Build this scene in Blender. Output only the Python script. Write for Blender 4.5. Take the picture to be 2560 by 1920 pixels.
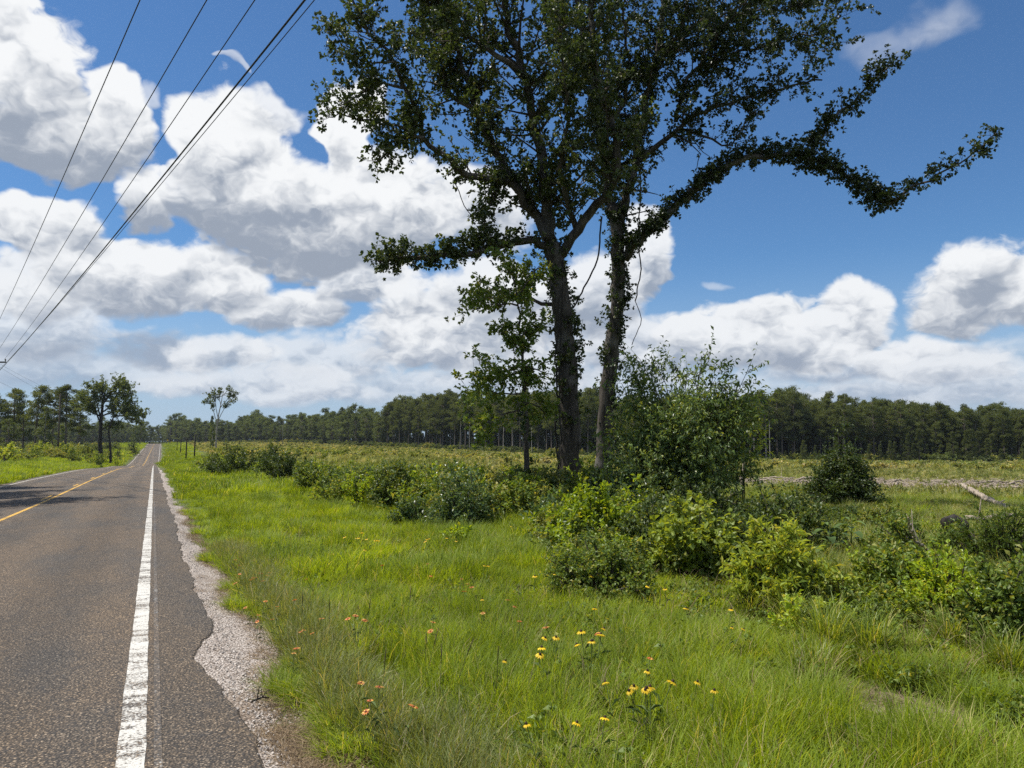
import bpy, math
import numpy as np
from mathutils import Vector, Matrix

# ------------------------------------------------------------------ camera, sky, sun, exposure
for o in list(bpy.data.objects):
    bpy.data.objects.remove(o)
scene = bpy.context.scene
COL = scene.collection
F = 1925.0                       # focal length in pixels of the 2560 px wide photograph
YAW = math.radians(24.85)        # the road runs along +Y, the camera is turned to the right of it
PITCH = math.radians(4.16)
CAM = np.array([0.0, 0.0, 1.5])
fwd = np.array([math.sin(YAW) * math.cos(PITCH), math.cos(YAW) * math.cos(PITCH), math.sin(PITCH)])
rgt = np.array([math.cos(YAW), -math.sin(YAW), 0.0])
upv = np.cross(rgt, fwd)
cd = bpy.data.cameras.new('camera')
cam = bpy.data.objects.new('camera', cd)
COL.objects.link(cam)
cam.matrix_world = Matrix(((rgt[0], upv[0], -fwd[0], CAM[0]), (rgt[1], upv[1], -fwd[1], CAM[1]),
                           (rgt[2], upv[2], -fwd[2], CAM[2]), (0, 0, 0, 1)))
cd.sensor_fit = 'HORIZONTAL'
cd.sensor_width = 36.0
cd.lens = 36.0 * F / 2560.0
cd.clip_start = 0.05
cd.clip_end = 20000
scene.camera = cam

SUN_AZ = math.radians(-58)       # measured from +Y towards +X
SUN_EL = math.radians(63)
sun_dir = np.array([math.sin(SUN_AZ) * math.cos(SUN_EL), math.cos(SUN_AZ) * math.cos(SUN_EL), math.sin(SUN_EL)])

scene.view_settings.view_transform = 'Standard'
scene.view_settings.look = 'None'
scene.view_settings.gamma = 1.0
scene.view_settings.exposure = 0.40
scene.view_settings.use_curve_mapping = False
cy = scene.cycles
cy.use_denoising = False
cy.use_adaptive_sampling = True
cy.adaptive_threshold = 0.014
cy.max_bounces = 4
cy.diffuse_bounces = 2
cy.glossy_bounces = 2
cy.transmission_bounces = 3
cy.transparent_max_bounces = 8
cy.volume_bounces = 0
cy.sample_clamp_indirect = 4.0
cy.caustics_reflective = False
cy.caustics_refractive = False
scene.render.filter_size = 1.2

def P(px, py, D):
    """A point seen at photograph pixel (px, py), D metres away along the view axis."""
    return CAM + D * (fwd + rgt * ((px - 1280.0) / F) + upv * ((960.0 - py) / F))

def azel(px, py):
    d = fwd + rgt * ((px - 1280.0) / F) + upv * ((960.0 - py) / F)
    d = d / np.linalg.norm(d)
    return math.atan2(float(d @ rgt), float(d[0] * math.sin(YAW) + d[1] * math.cos(YAW))), math.asin(d[2])

class NT:
    """Small helper for writing node trees."""
    def __init__(s, tree):
        s.t = tree
        s.n = tree.nodes
        s.l = tree.links
    def node(s, typ, **kw):
        n = s.n.new(typ)
        for k, v in kw.items():
            setattr(n, k, v)
        return n
    def put(s, sock, v):
        if isinstance(v, bpy.types.NodeSocket):
            s.l.new(v, sock)
        elif v is not None:
            sock.default_value = v
    def m(s, op, a, b=None, c=None, clamp=False):
        n = s.node('ShaderNodeMath', operation=op, use_clamp=clamp)
        for i, v in enumerate((a, b, c)):
            if v is not None:
                s.put(n.inputs[i], v)
        return n.outputs[0]
    def v(s, op, a, b=None, c=None):
        n = s.node('ShaderNodeVectorMath', operation=op)
        for i, x in enumerate((a, b, c)):
            if x is not None:
                s.put(n.inputs[i], x)
        return n.outputs['Value'] if op in ('LENGTH', 'DOT_PRODUCT') else n.outputs[0]
    def rng(s, x, a, b, c=0.0, d=1.0, smooth=True):
        n = s.node('ShaderNodeMapRange')
        n.interpolation_type = 'SMOOTHSTEP' if smooth else 'LINEAR'
        n.clamp = True
        s.put(n.inputs[0], x)
        for i, q in zip((1, 2, 3, 4), (a, b, c, d)):
            s.put(n.inputs[i], q)
        return n.outputs[0]
    def mix(s, f, a, b, blend='MIX'):
        n = s.node('ShaderNodeMix', data_type='RGBA', blend_type=blend)
        s.put(n.inputs[0], f)
        for i, q in ((6, a), (7, b)):
            if isinstance(q, (tuple, list)) and len(q) == 3:
                q = (*q, 1.0)
            s.put(n.inputs[i], q)
        return n.outputs[2]
    def noise(s, vec, scale, detail=4.0, rough=0.55, dist=0.0, color=False, kind=None):
        n = s.node('ShaderNodeTexNoise')
        if kind:
            n.noise_type = kind
        if vec is not None:
            s.l.new(vec, n.inputs['Vector'])
        n.inputs['Scale'].default_value = scale
        n.inputs['Detail'].default_value = detail
        n.inputs['Roughness'].default_value = rough
        n.inputs['Distortion'].default_value = dist
        return n.outputs['Color' if color else 0]
    def voro(s, vec, scale, detail=3.0, rough=0.5, feature='SMOOTH_F1', smooth=0.6):
        n = s.node('ShaderNodeTexVoronoi', feature=feature)
        s.l.new(vec, n.inputs['Vector'])
        n.inputs['Scale'].default_value = scale
        n.inputs['Detail'].default_value = detail
        n.inputs['Roughness'].default_value = rough
        if feature == 'SMOOTH_F1':
            n.inputs['Smoothness'].default_value = smooth
        return n.outputs['Distance']
    def ramp(s, x, stops):
        n = s.node('ShaderNodeValToRGB')
        e = n.color_ramp.elements
        while len(e) < len(stops):
            e.new(0.5)
        for q, (p, c) in zip(e, stops):
            q.position = p
            q.color = (*c, 1.0)
        s.put(n.inputs[0], x)
        return n.outputs[0]

SKY_STRENGTH = 0.10
def build_sky():
    w = bpy.data.worlds.new('World')
    scene.world = w
    w.use_nodes = True
    t = NT(w.node_tree)
    t.n.clear()
    out = t.node('ShaderNodeOutputWorld')
    sky = t.node('ShaderNodeTexSky', sky_type='NISHITA')
    sky.sun_disc = False
    sky.sun_elevation = SUN_EL
    sky.sun_rotation = SUN_AZ
    sky.altitude = 0.0
    sky.air_density = 1.0
    sky.dust_density = 0.15
    sky.ozone_density = 2.5
    K = 1.0 / SKY_STRENGTH
    d = t.node('ShaderNodeTexCoord').outputs['Generated']
    rot = t.node('ShaderNodeVectorRotate', rotation_type='Z_AXIS')
    t.l.new(d, rot.inputs['Vector'])
    rot.inputs['Angle'].default_value = YAW
    dv = rot.outputs[0]
    sx = t.node('ShaderNodeSeparateXYZ')
    t.l.new(dv, sx.inputs[0])
    X, Y, Z = sx.outputs
    az = t.m('ARCTAN2', X, Y)
    el = t.m('ARCSINE', Z)
    cp = t.node('ShaderNodeCombineXYZ')
    t.l.new(az, cp.inputs[0]); t.l.new(el, cp.inputs[1])
    p0 = cp.outputs[0]
    # noise space: finer towards the horizon where clouds are farther away
    nz = t.node('ShaderNodeCombineXYZ')
    zz = t.m('MULTIPLY', t.m('POWER', t.m('ADD', t.m('MAXIMUM', Z, 0.0), 0.02), 0.85), 1.35)
    t.l.new(X, nz.inputs[0]); t.l.new(Y, nz.inputs[1]); t.l.new(zz, nz.inputs[2])
    q = nz.outputs[0]
    w1 = t.v('SUBTRACT', t.noise(q, 7.0, 3.0, 0.55, color=True), (0.5, 0.5, 0.5))
    w2 = t.v('SUBTRACT', t.noise(q, 24.0, 2.0, 0.6, color=True), (0.5, 0.5, 0.5))
    lowk = t.rng(el, 0.0, 0.35, 0.35, 1.0)
    wv = t.v('ADD', t.v('MULTIPLY', w1, (0.14, 0.12, 0)), t.v('MULTIPLY', w2, (0.045, 0.04, 0)))
    sc = t.node('ShaderNodeVectorMath', operation='SCALE')
    t.l.new(wv, sc.inputs[0]); t.l.new(lowk, sc.inputs['Scale'])
    p = t.v('ADD', p0, sc.outputs[0])
    # cauliflower relief, lit from above left
    qw = t.v('ADD', q, t.v('MULTIPLY', w2, (0.05, 0.05, 0.05)))
    off = (-0.016, 0.0, 0.030)
    def billow(vec):
        n = t.node('ShaderNodeTexNoise')
        n.noise_type = 'RIDGED_MULTIFRACTAL'
        n.normalize = False
        t.l.new(vec, n.inputs['Vector'])
        for k_, v_ in (('Scale', 4.6), ('Detail', 4.0), ('Roughness', 0.6), ('Offset', 0.9), ('Gain', 1.6)):
            n.inputs[k_].default_value = v_
        return t.m('SUBTRACT', t.m('MULTIPLY_ADD', n.outputs[0], -0.36, 0.42),
                   t.m('MULTIPLY_ADD', t.noise(vec, 6.0, 6.0, 0.6), -0.7, 0.35))
    b0 = billow(qw)
    b1 = billow(t.v('ADD', qw, off))
    fine = t.m('SUBTRACT', t.noise(qw, 34.0, 4.0, 0.62), 0.5)
    fin2 = t.m('SUBTRACT', t.noise(t.v('ADD', qw, (-0.006, 0.0, 0.012)), 34.0, 2.0, 0.62), 0.5)
    relief = t.m('ADD', t.m('SUBTRACT', b0, b1), t.m('MULTIPLY', t.m('SUBTRACT', fine, fin2), 0.55))
    edge = t.m('SUBTRACT', t.m('ADD', t.m('MULTIPLY', b0, 0.95), t.m('MULTIPLY', fine, 0.6)), 0.16)
    base = t.v('MULTIPLY', sky.outputs[0], (0.60, 0.88, 1.12))
    # pale air towards the horizon
    col = t.mix(t.rng(el, 0.0, 0.24, 0.8, 0.0), base, tuple(K * c for c in (0.42, 0.53, 0.70)))
    WHITE = tuple(K * c for c in (0.93, 0.945, 0.96))
    GREY = tuple(K * c for c in (0.325, 0.375, 0.46))
    FARW = tuple(K * c for c in (0.72, 0.765, 0.83))
    FARG = tuple(K * c for c in (0.35, 0.42, 0.54))
    g = bpy.data.node_groups.new('cumulus', 'ShaderNodeTree')
    for nm, ty in (('Sky', 'NodeSocketColor'), ('P', 'NodeSocketVector'), ('Edge', 'NodeSocketFloat'), ('Relief', 'NodeSocketFloat'),
                   ('Centre', 'NodeSocketVector'), ('IX', 'NodeSocketFloat'), ('IU', 'NodeSocketFloat'), ('ID', 'NodeSocketFloat'),
                   ('Soft', 'NodeSocketFloat'), ('Dense', 'NodeSocketFloat'), ('HS', 'NodeSocketFloat'), ('HO', 'NodeSocketFloat'),
                   ('Light', 'NodeSocketColor'), ('Dark', 'NodeSocketColor')):
        g.interface.new_socket(nm, in_out='INPUT', socket_type=ty)
    g.interface.new_socket('Out', in_out='OUTPUT', socket_type='NodeSocketColor')
    gt = NT(g)
    gi = gt.node('NodeGroupInput').outputs
    go = gt.node('NodeGroupOutput')
    s3 = gt.node('ShaderNodeSeparateXYZ')
    gt.l.new(gt.v('SUBTRACT', gi['P'], gi['Centre']), s3.inputs[0])
    u = gt.m('MULTIPLY', s3.outputs[0], gi['IX'])
    vv = gt.m('MAXIMUM', gt.m('MULTIPLY', s3.outputs[1], gi['IU']), gt.m('MULTIPLY', s3.outputs[1], gi['ID']))
    dd = gt.m('SUBTRACT', gt.m('ADD', gi['Edge'], 1.0), gt.m('MULTIPLY_ADD', u, u, gt.m('MULTIPLY', vv, vv)))
    al = gt.m('MULTIPLY', gt.rng(dd, 0.0, gi['Soft']), gi['Dense'])
    # bright where the top catches the sun, grey towards the flat base
    sh = gt.m('MULTIPLY_ADD', gi['Relief'], 1.7, gt.m('MULTIPLY_ADD', s3.outputs[1], gi['HS'], gi['HO']))
    sh = gt.m('ADD', sh, gt.rng(dd, 0.0, 0.7, 0.22, 0.0, smooth=False))
    sh = gt.rng(sh, 0.06, 1.08)
    gt.l.new(gt.mix(al, gi['Sky'], gt.mix(sh, gi['Dark'], gi['Light'])), go.inputs['Out'])
    def cloud(col, x, y, rx, ryu, ryd, soft=0.35, dense=1.0, bright=0.0, far=0.0):
        a, e = azel(x, y)
        ax = abs(azel(x + rx, y)[0] - azel(x - rx, y)[0]) / 2
        ru = max(azel(x, y - ryu)[1] - e, 1e-3)
        rd = max(e - azel(x, y + ryd)[1], 1e-3)
        n = t.node('ShaderNodeGroup')
        n.node_tree = g
        for k_, v_ in (('Sky', col), ('P', p), ('Edge', edge), ('Relief', relief), ('Centre', (a, e, 0)), ('IX', 1 / ax), ('IU', 1 / ru),
                       ('ID', -1 / rd), ('Soft', soft), ('Dense', dense), ('HS', 1.2 / (ru + rd)), ('HO', 1.2 * rd / (ru + rd) + .06 + bright),
                       ('Light', (*[a_ * (1 - far) + b_ * far for a_, b_ in zip(WHITE, FARW)], 1)),
                       ('Dark', (*[a_ * (1 - far) + b_ * far for a_, b_ in zip(GREY, FARG)], 1))):
            t.put(n.inputs[k_], v_)
        return n.outputs[0]
    S = 1.1573
    # far banks near the horizon first, near clouds last (display coordinates of the photograph)
    L = [
        # x, y, rx, up, down, soft, dense, bright, far
        (200, 800, 420, 60, 60, .8, .75, .05, .9), (900, 830, 520, 60, 50, .8, .75, .0, .9),
        (1500, 850, 420, 60, 60, .8, .75, .0, .95), (2000, 850, 420, 80, 60, .8, .85, .05, .9),
        (1900, 780, 460, 45, 50, .7, .85, -.05, .8), (700, 770, 260, 60, 60, .6, .8, .15, .6),
        (1150, 800, 300, 70, 60, .6, .8, .05, .7), (90, 700, 190, 110, 110, .6, .85, .1, .45),
        (350, 760, 150, 75, 45, .6, .9, -.25, .6), (560, 830, 330, 50, 40, .7, .8, .1, .8),
        (1000, 740, 330, 150, 70, .5, 1, .12, .35), (1420, 770, 240, 110, 80, .5, .95, .05, .5),
        (1600, 735, 150, 110, 80, .4, 1, .12, .3), (1500, 720, 90, 75, 60, .4, 1, .2, .3), (1840, 700, 112, 112, 85, .38, 1, .12, .2),
        (2150, 665, 205, 195, 90, .36, 1, .0, .08), (1730, 745, 150, 85, 60, .4, 1, .1, .3), (1960, 780, 150, 70, 55, .45, 1, .05, .4), (1680, 690, 80, 80, 60, .38, 1, .2, .25), (2060, 800, 200, 40, 45, .6, .9, .1, .6),
        (470, 765, 150, 55, 45, .5, .9, .1, .5), (625, 675, 150, 80, 60, .45, 1, .05, .2), (770, 610, 110, 60, 60, .5, .95, .0, .15), (900, 690, 150, 105, 70, .42, .95, .28, .15),
        (1050, 640, 160, 90, 80, .5, .95, .15, .2), (80, 620, 130, 80, 90, .5, .95, .1, .3),
        (1400, 560, 80, 130, 90, .42, .95, .18, .1), (1290, 650, 130, 130, 110, .5, .95, .1, .2),
        (300, 590, 240, 90, 90, .45, 1, -.05, .12), (320, 455, 110, 100, 70, .42, 1, .2, .05), (90, 500, 150, 90, 80, .45, 1, .05, .1),
        (470, 590, 140, 90, 90, .45, 1, -.02, .12),
        (60, 300, 290, 120, 90, .45, 1, -.28, .0), (60, 150, 190, 190, 150, .38, 1, .1, .0), (270, 230, 100, 80, 90, .42, 1, .05, .0), (45, 50, 85, 95, 110, .33, 1, .35, .0),
        (640, 500, 260, 200, 105, .4, 1, -.22, .0), (420, 420, 70, 70, 70, .45, .95, .1, .05), (530, 330, 145, 135, 110, .36, 1, .25, .0), (600, 230, 75, 65, 80, .6, .9, .35, .0),
        (760, 285, 85, 120, 130, .28, 1, .38, .0), (860, 450, 190, 150, 110, .42, 1, .02, .0),
        (1020, 460, 150, 120, 110, .5, .95, .08, .05),
        (2010, 50, 120, 80, 70, 1.3, .38, .2, .1), (1880, 90, 90, 60, 60, 1.3, .28, .2, .1),
        (505, 155, 24, 14, 12, .9, .5, .4, .1),
        (378, 215, 34, 26, 30, .9, .55, .3, .1), (1550, 590, 42, 14, 18, 1.0, .4, .2, .2),
    ]
    # the rest of the sky, outside the photograph, goes on with the same broken cumulus
    dz = t.m('ADD', t.m('MAXIMUM', Z, 0.0), 0.18)
    cc = t.node('ShaderNodeCombineXYZ')
    t.l.new(t.m('DIVIDE', X, dz), cc.inputs[0]); t.l.new(t.m('DIVIDE', Y, dz), cc.inputs[1])
    g2 = t.noise(cc.outputs[0], 1.1, 6.0, 0.55, 0.3)
    ga = t.rng(t.m('ADD', g2, t.m('MULTIPLY', b0, 0.12)), 0.48, 0.60)
    gcol = t.mix(t.rng(t.m('ADD', g2, t.m('MULTIPLY', relief, -0.5)), 0.52, 0.72), WHITE, GREY)
    outside = t.m('MAXIMUM', t.rng(t.m('ABSOLUTE', az), 0.66, 0.86), t.rng(el, 0.56, 0.74))
    ga = t.m('MULTIPLY', ga, outside)
    def emit(c):
        bg = t.node('ShaderNodeBackground')
        bg.inputs['Strength'].default_value = SKY_STRENGTH * 0.76
        t.put(bg.inputs['Color'], c)
        return bg.outputs[0]
    def either(fac, zero, one):
        n = t.node('ShaderNodeMixShader')
        t.put(n.inputs[0], fac)
        t.l.new(zero, n.inputs[1]); t.l.new(one, n.inputs[2])
        return n.outputs[0]
    # one patch of sky at a time, each with the clouds that reach into it (only to save work)
    boxes = []
    for q_ in L:
        x, y, rx, ru, rd = (v_ * S for v_ in q_[:5])
        a_, e_ = azel(x, y)
        g_ = 1.3
        boxes.append((azel(x - rx * g_, y)[0] - .08, azel(x + rx * g_, y)[0] + .08,
                      azel(x, y + rd * g_)[1] - .05, azel(x, y - ru * g_)[1] + .05))
    def patch(a0, a1, e0, e1):
        c = col
        for (x, y, rx, ru, rd, so, de, br, fa), (b0_, b1_, b2_, b3_) in zip(L, boxes):
            if b1_ > a0 and b0_ < a1 and b3_ > e0 and b2_ < e1:
                c = cloud(c, x * S, y * S, rx * S, ru * S, rd * S, so, de, br, fa)
        return emit(t.mix(ga, c, gcol))
    cols = [-.9, -.42, -.26, -.06, .16, .9]
    rows = [-.02, .10, .18, .29, .78]
    def tree_of(lo, hi, cut, leaf, var):
        if hi - lo == 1:
            return leaf(lo)
        mid = (lo + hi) // 2
        return either(t.m('GREATER_THAN', var, cut[mid]), tree_of(lo, mid, cut, leaf, var), tree_of(mid, hi, cut, leaf, var))
    def column(i):
        return tree_of(0, 4, rows, lambda j: patch(cols[i], cols[i + 1], rows[j], rows[j + 1]), el)
    inside = tree_of(0, 5, cols, column, az)
    beyond = emit(t.mix(ga, col, gcol))
    far_off = t.m('MAXIMUM', t.m('GREATER_THAN', t.m('ABSOLUTE', az), .88), t.m('GREATER_THAN', t.m('ABSOLUTE', t.m('SUBTRACT', el, .38)), .39))
    t.l.new(either(far_off, inside, beyond), out.inputs[0])
    w.cycles.sampling_method = 'NONE'
build_sky()

sl = bpy.data.lights.new('sun', 'SUN')
sl.energy = 4.9
sl.angle = math.radians(0.53)
sl.color = (1.0, 0.955, 0.88)
so = bpy.data.objects.new('sun', sl)
COL.objects.link(so)
so.rotation_euler = Vector(sun_dir).to_track_quat('Z', 'Y').to_euler()
so.location = (0, 0, 60)

# ------------------------------------------------------------------ mesh helpers
R = np.random.default_rng(7)

def tag(o, label=None, cat=None, group=None, kind=None):
    if label: o['label'] = label
    if cat: o['category'] = cat
    if group: o['group'] = group
    if kind: o['kind'] = kind
    return o

def empty(name, loc, label, cat, group=None):
    o = bpy.data.objects.new(name, None)
    o.location = [float(v) for v in loc]
    o.empty_display_size = 0.2
    COL.objects.link(o)
    return tag(o, label, cat, group)

def unit(v):
    return v / np.maximum(np.linalg.norm(v, axis=-1, keepdims=True), 1e-9)

class MB:
    """Collects points, triangles and quads; build() makes ONE mesh object of them."""
    def __init__(s):
        s.v = []; s.q = []; s.t = []; s.tint = []; s.n = 0
    def add(s, verts, quads=None, tris=None, tint=0.5):
        verts = np.asarray(verts, float).reshape(-1, 3)
        if quads is not None and len(quads): s.q.append(np.asarray(quads, np.int64).reshape(-1, 4) + s.n)
        if tris is not None and len(tris): s.t.append(np.asarray(tris, np.int64).reshape(-1, 3) + s.n)
        s.v.append(verts)
        s.tint.append(np.broadcast_to(np.asarray(tint, float), (len(verts),)))
        s.n += len(verts)
    def tube(s, pts, rad, sides=6, tint=0.5, cap=True, wob=0.0):
        pts = np.asarray(pts, float)
        rad = np.broadcast_to(np.asarray(rad, float), (len(pts),))
        tan = unit(np.gradient(pts, axis=0))
        ref = np.array([0.0, 0, 1.0]) if abs(tan[:, 2].mean()) < 0.8 else np.array([1.0, 0, 0])
        n = unit(np.cross(tan, ref)); b = np.cross(tan, n)
        a = np.linspace(0, 2 * math.pi, sides, endpoint=False)
        rr = rad[:, None] * (1 + (wob * R.standard_normal((len(pts), sides)) if wob else 0))
        ring = pts[:, None] + rr[..., None] * (n[:, None] * np.cos(a)[None, :, None] + b[:, None] * np.sin(a)[None, :, None])
        k = len(pts)
        i = np.arange(k - 1)[:, None] * sides; j = np.arange(sides)[None]; j2 = (j + 1) % sides
        q = np.stack([i + j, i + j2, i + sides + j2, i + sides + j], -1).reshape(-1, 4)
        v = ring.reshape(-1, 3)
        tr = []
        if cap:
            v = np.vstack([v, pts[-1:] + tan[-1:] * rad[-1], pts[:1]])
            e = k * sides
            o = (k - 1) * sides
            tr = [(o + m, o + (m + 1) % sides, e) for m in range(sides)] + [((m + 1) % sides, m, e + 1) for m in range(sides)]
        s.add(v, q, tr, tint)
    def box(s, c, size, ax=None, tint=0.5):
        ax = np.eye(3) if ax is None else np.asarray(ax, float)
        h = np.asarray(size, float) / 2
        sg = np.array([(x, y, z) for x in (-1, 1) for y in (-1, 1) for z in (-1, 1)], float)
        s.add(np.asarray(c, float) + (sg * h) @ ax, [(0, 1, 3, 2), (4, 6, 7, 5), (0, 4, 5, 1), (2, 3, 7, 6), (0, 2, 6, 4), (1, 5, 7, 3)], None, tint)
    def leaves(s, pos, direc, size, width=0.32, fold=0.18, droop=0.1, upbias=0.6, tint=None, rng=None):
        """Folded four-triangle leaves."""
        rng = rng or R
        N = len(pos)
        if N == 0: return
        d = unit(direc)
        nr = rng.standard_normal((N, 3)); nr[:, 2] += upbias * 2
        side = unit(np.cross(d, nr)); n = np.cross(side, d)
        L = np.broadcast_to(np.asarray(size, float), (N,))[:, None]
        w = L * width
        rib = pos + d * L * 0.5
        tip = pos + d * L - n * L * droop
        v = np.stack([pos, rib, tip, pos + d * L * 0.55 + side * w + n * L * fold, pos + d * L * 0.55 - side * w + n * L * fold], 1)
        o = np.arange(N)[:, None, None] * 5
        tr = (np.array([(0, 3, 1), (0, 1, 4), (1, 3, 2), (1, 2, 4)])[None] + o).reshape(-1, 3)
        t = rng.random(N) if tint is None else tint
        s.add(v.reshape(-1, 3), None, tr, np.repeat(np.broadcast_to(t, (N,)), 5))
    def mesh(s, name, mat, smooth=False):
        v = np.vstack(s.v).astype(np.float32)
        q = np.vstack(s.q) if s.q else np.zeros((0, 4), np.int64)
        t = np.vstack(s.t) if s.t else np.zeros((0, 3), np.int64)
        m = bpy.data.meshes.new(name)
        m.vertices.add(len(v)); m.vertices.foreach_set('co', v.ravel())
        nl = q.size + t.size
        m.loops.add(nl)
        m.loops.foreach_set('vertex_index', np.concatenate([q.ravel(), t.ravel()]).astype(np.int32))
        m.polygons.add(len(q) + len(t))
        st = np.concatenate([np.arange(len(q)) * 4, q.size + np.arange(len(t)) * 3]).astype(np.int32)
        m.polygons.foreach_set('loop_start', st)
        m.polygons.foreach_set('use_smooth', np.full(len(q) + len(t), smooth))
        a = m.attributes.new('tint', 'FLOAT', 'POINT')
        a.data.foreach_set('value', np.concatenate(s.tint).astype(np.float32))
        m.materials.append(mat)
        m.update(calc_edges=True)
        return m
    def build(s, name, mat, parent=None, smooth=False):
        o = bpy.data.objects.new(name, s.mesh(name, mat, smooth))
        COL.objects.link(o)
        if parent is not None:
            o.parent = parent
            o.matrix_parent_inverse = Matrix.Translation(-Vector(parent.location))
        return o

def smooth_path(pts, step=0.25):
    """Catmull-Rom through the points."""
    p = np.asarray(pts, float)
    if len(p) < 3:
        k = max(2, int(np.linalg.norm(p[-1] - p[0]) / step))
        return p[0] + (p[-1] - p[0]) * np.linspace(0, 1, k + 1)[:, None]
    e = np.vstack([2 * p[0] - p[1], p, 2 * p[-1] - p[-2]])
    out = []
    for i in range(1, len(e) - 2):
        k = max(2, int(np.linalg.norm(e[i + 1] - e[i]) / step))
        t = np.linspace(0, 1, k, endpoint=False)[:, None]
        a, b, c, d = e[i - 1], e[i], e[i + 1], e[i + 2]
        out.append(0.5 * (2 * b + (c - a) * t + (2 * a - 5 * b + 4 * c - d) * t ** 2 + (3 * b - a - 3 * c + d) * t ** 3))
    return np.vstack(out + [p[-1:]])

def sstep(x, a, b):
    t = np.clip((x - a) / (b - a), 0, 1)
    return t * t * (3 - 2 * t)

# ------------------------------------------------------------------ the lie of the land
RY = np.array([-400, -60, 0, 21, 33, 42, 62, 97, 140, 174, 192, 210, 237, 300, 400, 538, 575, 640, 900, 3500.])
RZ = np.array([2, 1.1, 0, -.47, -.68, -.80, -1.08, -1.72, -2.95, -3.70, -4.45, -4.85, -4.74, -3.95, -2.55, -1.0, -1.0, -1.8, -4, -6.])
def pchip(x, xk, yk):
    h = np.diff(xk); dl = np.diff(yk) / h
    m = np.zeros(len(xk)); m[0], m[-1] = dl[0], dl[-1]
    for i in range(1, len(xk) - 1):
        if dl[i - 1] * dl[i] > 0:
            w1, w2 = 2 * h[i] + h[i - 1], h[i] + 2 * h[i - 1]
            m[i] = (w1 + w2) / (w1 / dl[i - 1] + w2 / dl[i])
    x = np.clip(x, xk[0], xk[-1])
    i = np.clip(np.searchsorted(xk, x, side='right') - 1, 0, len(xk) - 2)
    t = (x - xk[i]) / h[i]
    return ((1 + 2 * t) * (1 - t) ** 2 * yk[i] + t * (1 - t) ** 2 * h[i] * m[i] + t * t * (3 - 2 * t) * yk[i + 1] + t * t * (t - 1) * h[i] * m[i + 1])
def road_z(Y): return pchip(np.asarray(Y, float), RY, RZ)
def road_x(Y):
    """How far the right-hand edge line has moved to the right after the dip."""
    Y = np.asarray(Y, float)
    return 1.3 * sstep(Y, 150, 240) + np.clip((Y - 237) / 300 * 2.2, 0, 6)

def col_at(px, D):
    """Plan position at pixel column px, D metres ahead."""
    q = P(px, 1100, D)
    return q[0], q[1]
ctl = []
for px, D, z in [(1417, 20, -.12), (1510, 25, -.25), (2000, 10, -.18), (2560, 10, -.25), (2560, 22, -.6), (2100, 30, -.8), (1280, 9, -.12),
                 (2100, 44, -1.5), (2560, 44, -1.5), (1700, 44, -1.2), (2200, 100, -2.7), (2560, 100, -2.7), (1700, 100, -2.4),
                 (2560, 215, -5.1), (2000, 215, -5.1), (1500, 235, -4.4), (1300, 100, -1.9), (1000, 350, -2.3), (1000, 100, -1.4), (1000, 200, -1.9), (1000, 40, -.8),
                 (750, 480, -.6), (750, 200, -1.2), (750, 100, -1.15), (640, 44, -.9), (540, 200, -1.4), (475, 110, -.95), (450, 400, -.9), (430, 160, -1.6),
                 (0, 100, -2.0), (100, 190, -2.4), (265, 170, -2.6), (50, 400, -1.6), (-500, 60, -1.0), (-1500, 60, -1), (250, 300, -2.4), (330, 450, -1.2)]:
    X, Y = col_at(px, D); ctl.append((X, Y, z))
ctl += [(-30, 20, -.4), (-30, -30, .5), (14, -20, .3), (9, 0, -.05), (5, 14, -.38), (4, 5, -.12), (30, -30, .3), (60, 0, -.8), (150, 20, -3), (900, 100, -6), (900, 900, -5), (-900, 100, -3), (-900, 900, -3),
        (0, 1500, -6), (0, -900, 3), (2500, 2500, -6), (-2500, 2500, -6), (2500, -500, -3), (-2500, -500, -3), (100, 700, -3), (-200, 700, -3), (400, 500, -5)]
ctl = np.array(ctl)
def _phi(r): return r                      # linear radial basis: no overshoot far out
_A = _phi(np.linalg.norm(ctl[:, None, :2] - ctl[None, :, :2], axis=-1))
_w = np.linalg.solve(np.block([[_A, np.ones((len(ctl), 1))], [np.ones((1, len(ctl))), np.zeros((1, 1))]]), np.append(ctl[:, 2], 0))
def ground_z(X, Y):
    X = np.asarray(X, float); Y = np.asarray(Y, float)
    sh = X.shape
    X1, Y1 = X.ravel(), Y.ravel()
    z = np.empty_like(X1)
    for i in range(0, len(X1), 20000):
        s_ = slice(i, i + 20000)
        z[s_] = _phi(np.hypot(X1[s_, None] - ctl[:, 0], Y1[s_, None] - ctl[:, 1])) @ _w[:-1] + _w[-1]
    dist = np.hypot(X1, Y1)
    amp = np.clip(dist / 150, 0.18, 1.6)
    z += amp * 0.16 * (np.sin(X1 * .21 + 1.3 * np.sin(Y1 * .13)) * np.sin(Y1 * .17 + 2) + .5 * np.sin(X1 * .53 + Y1 * .31) + .3 * np.sin(X1 * 1.1 - Y1 * .9))
    dx = np.abs(X1 - road_x(Y1) + 3.5)
    k = sstep(dx, 4.9, 11.0)
    return ((road_z(Y1) - .05) * (1 - k) + z * k).reshape(sh)
def gz(X, Y): return float(ground_z(np.array([X]), np.array([Y]))[0])
def on_ground(px, py, h=0.0, dmin=2.5, dmax=700.0):
    """Where the line of sight through a pixel meets the ground (or h metres above it)."""
    D = np.geomspace(dmin, dmax, 1500)
    pts = CAM + D[:, None] * (fwd + rgt * ((px - 1280.0) / F) + upv * ((960.0 - py) / F))
    g = ground_z(pts[:, 0], pts[:, 1]) + h
    b = np.nonzero(pts[:, 2] <= g)[0]
    i = b[0] if len(b) else len(D) - 1
    return np.array([pts[i, 0], pts[i, 1], g[i] - h]), D[i]
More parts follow.
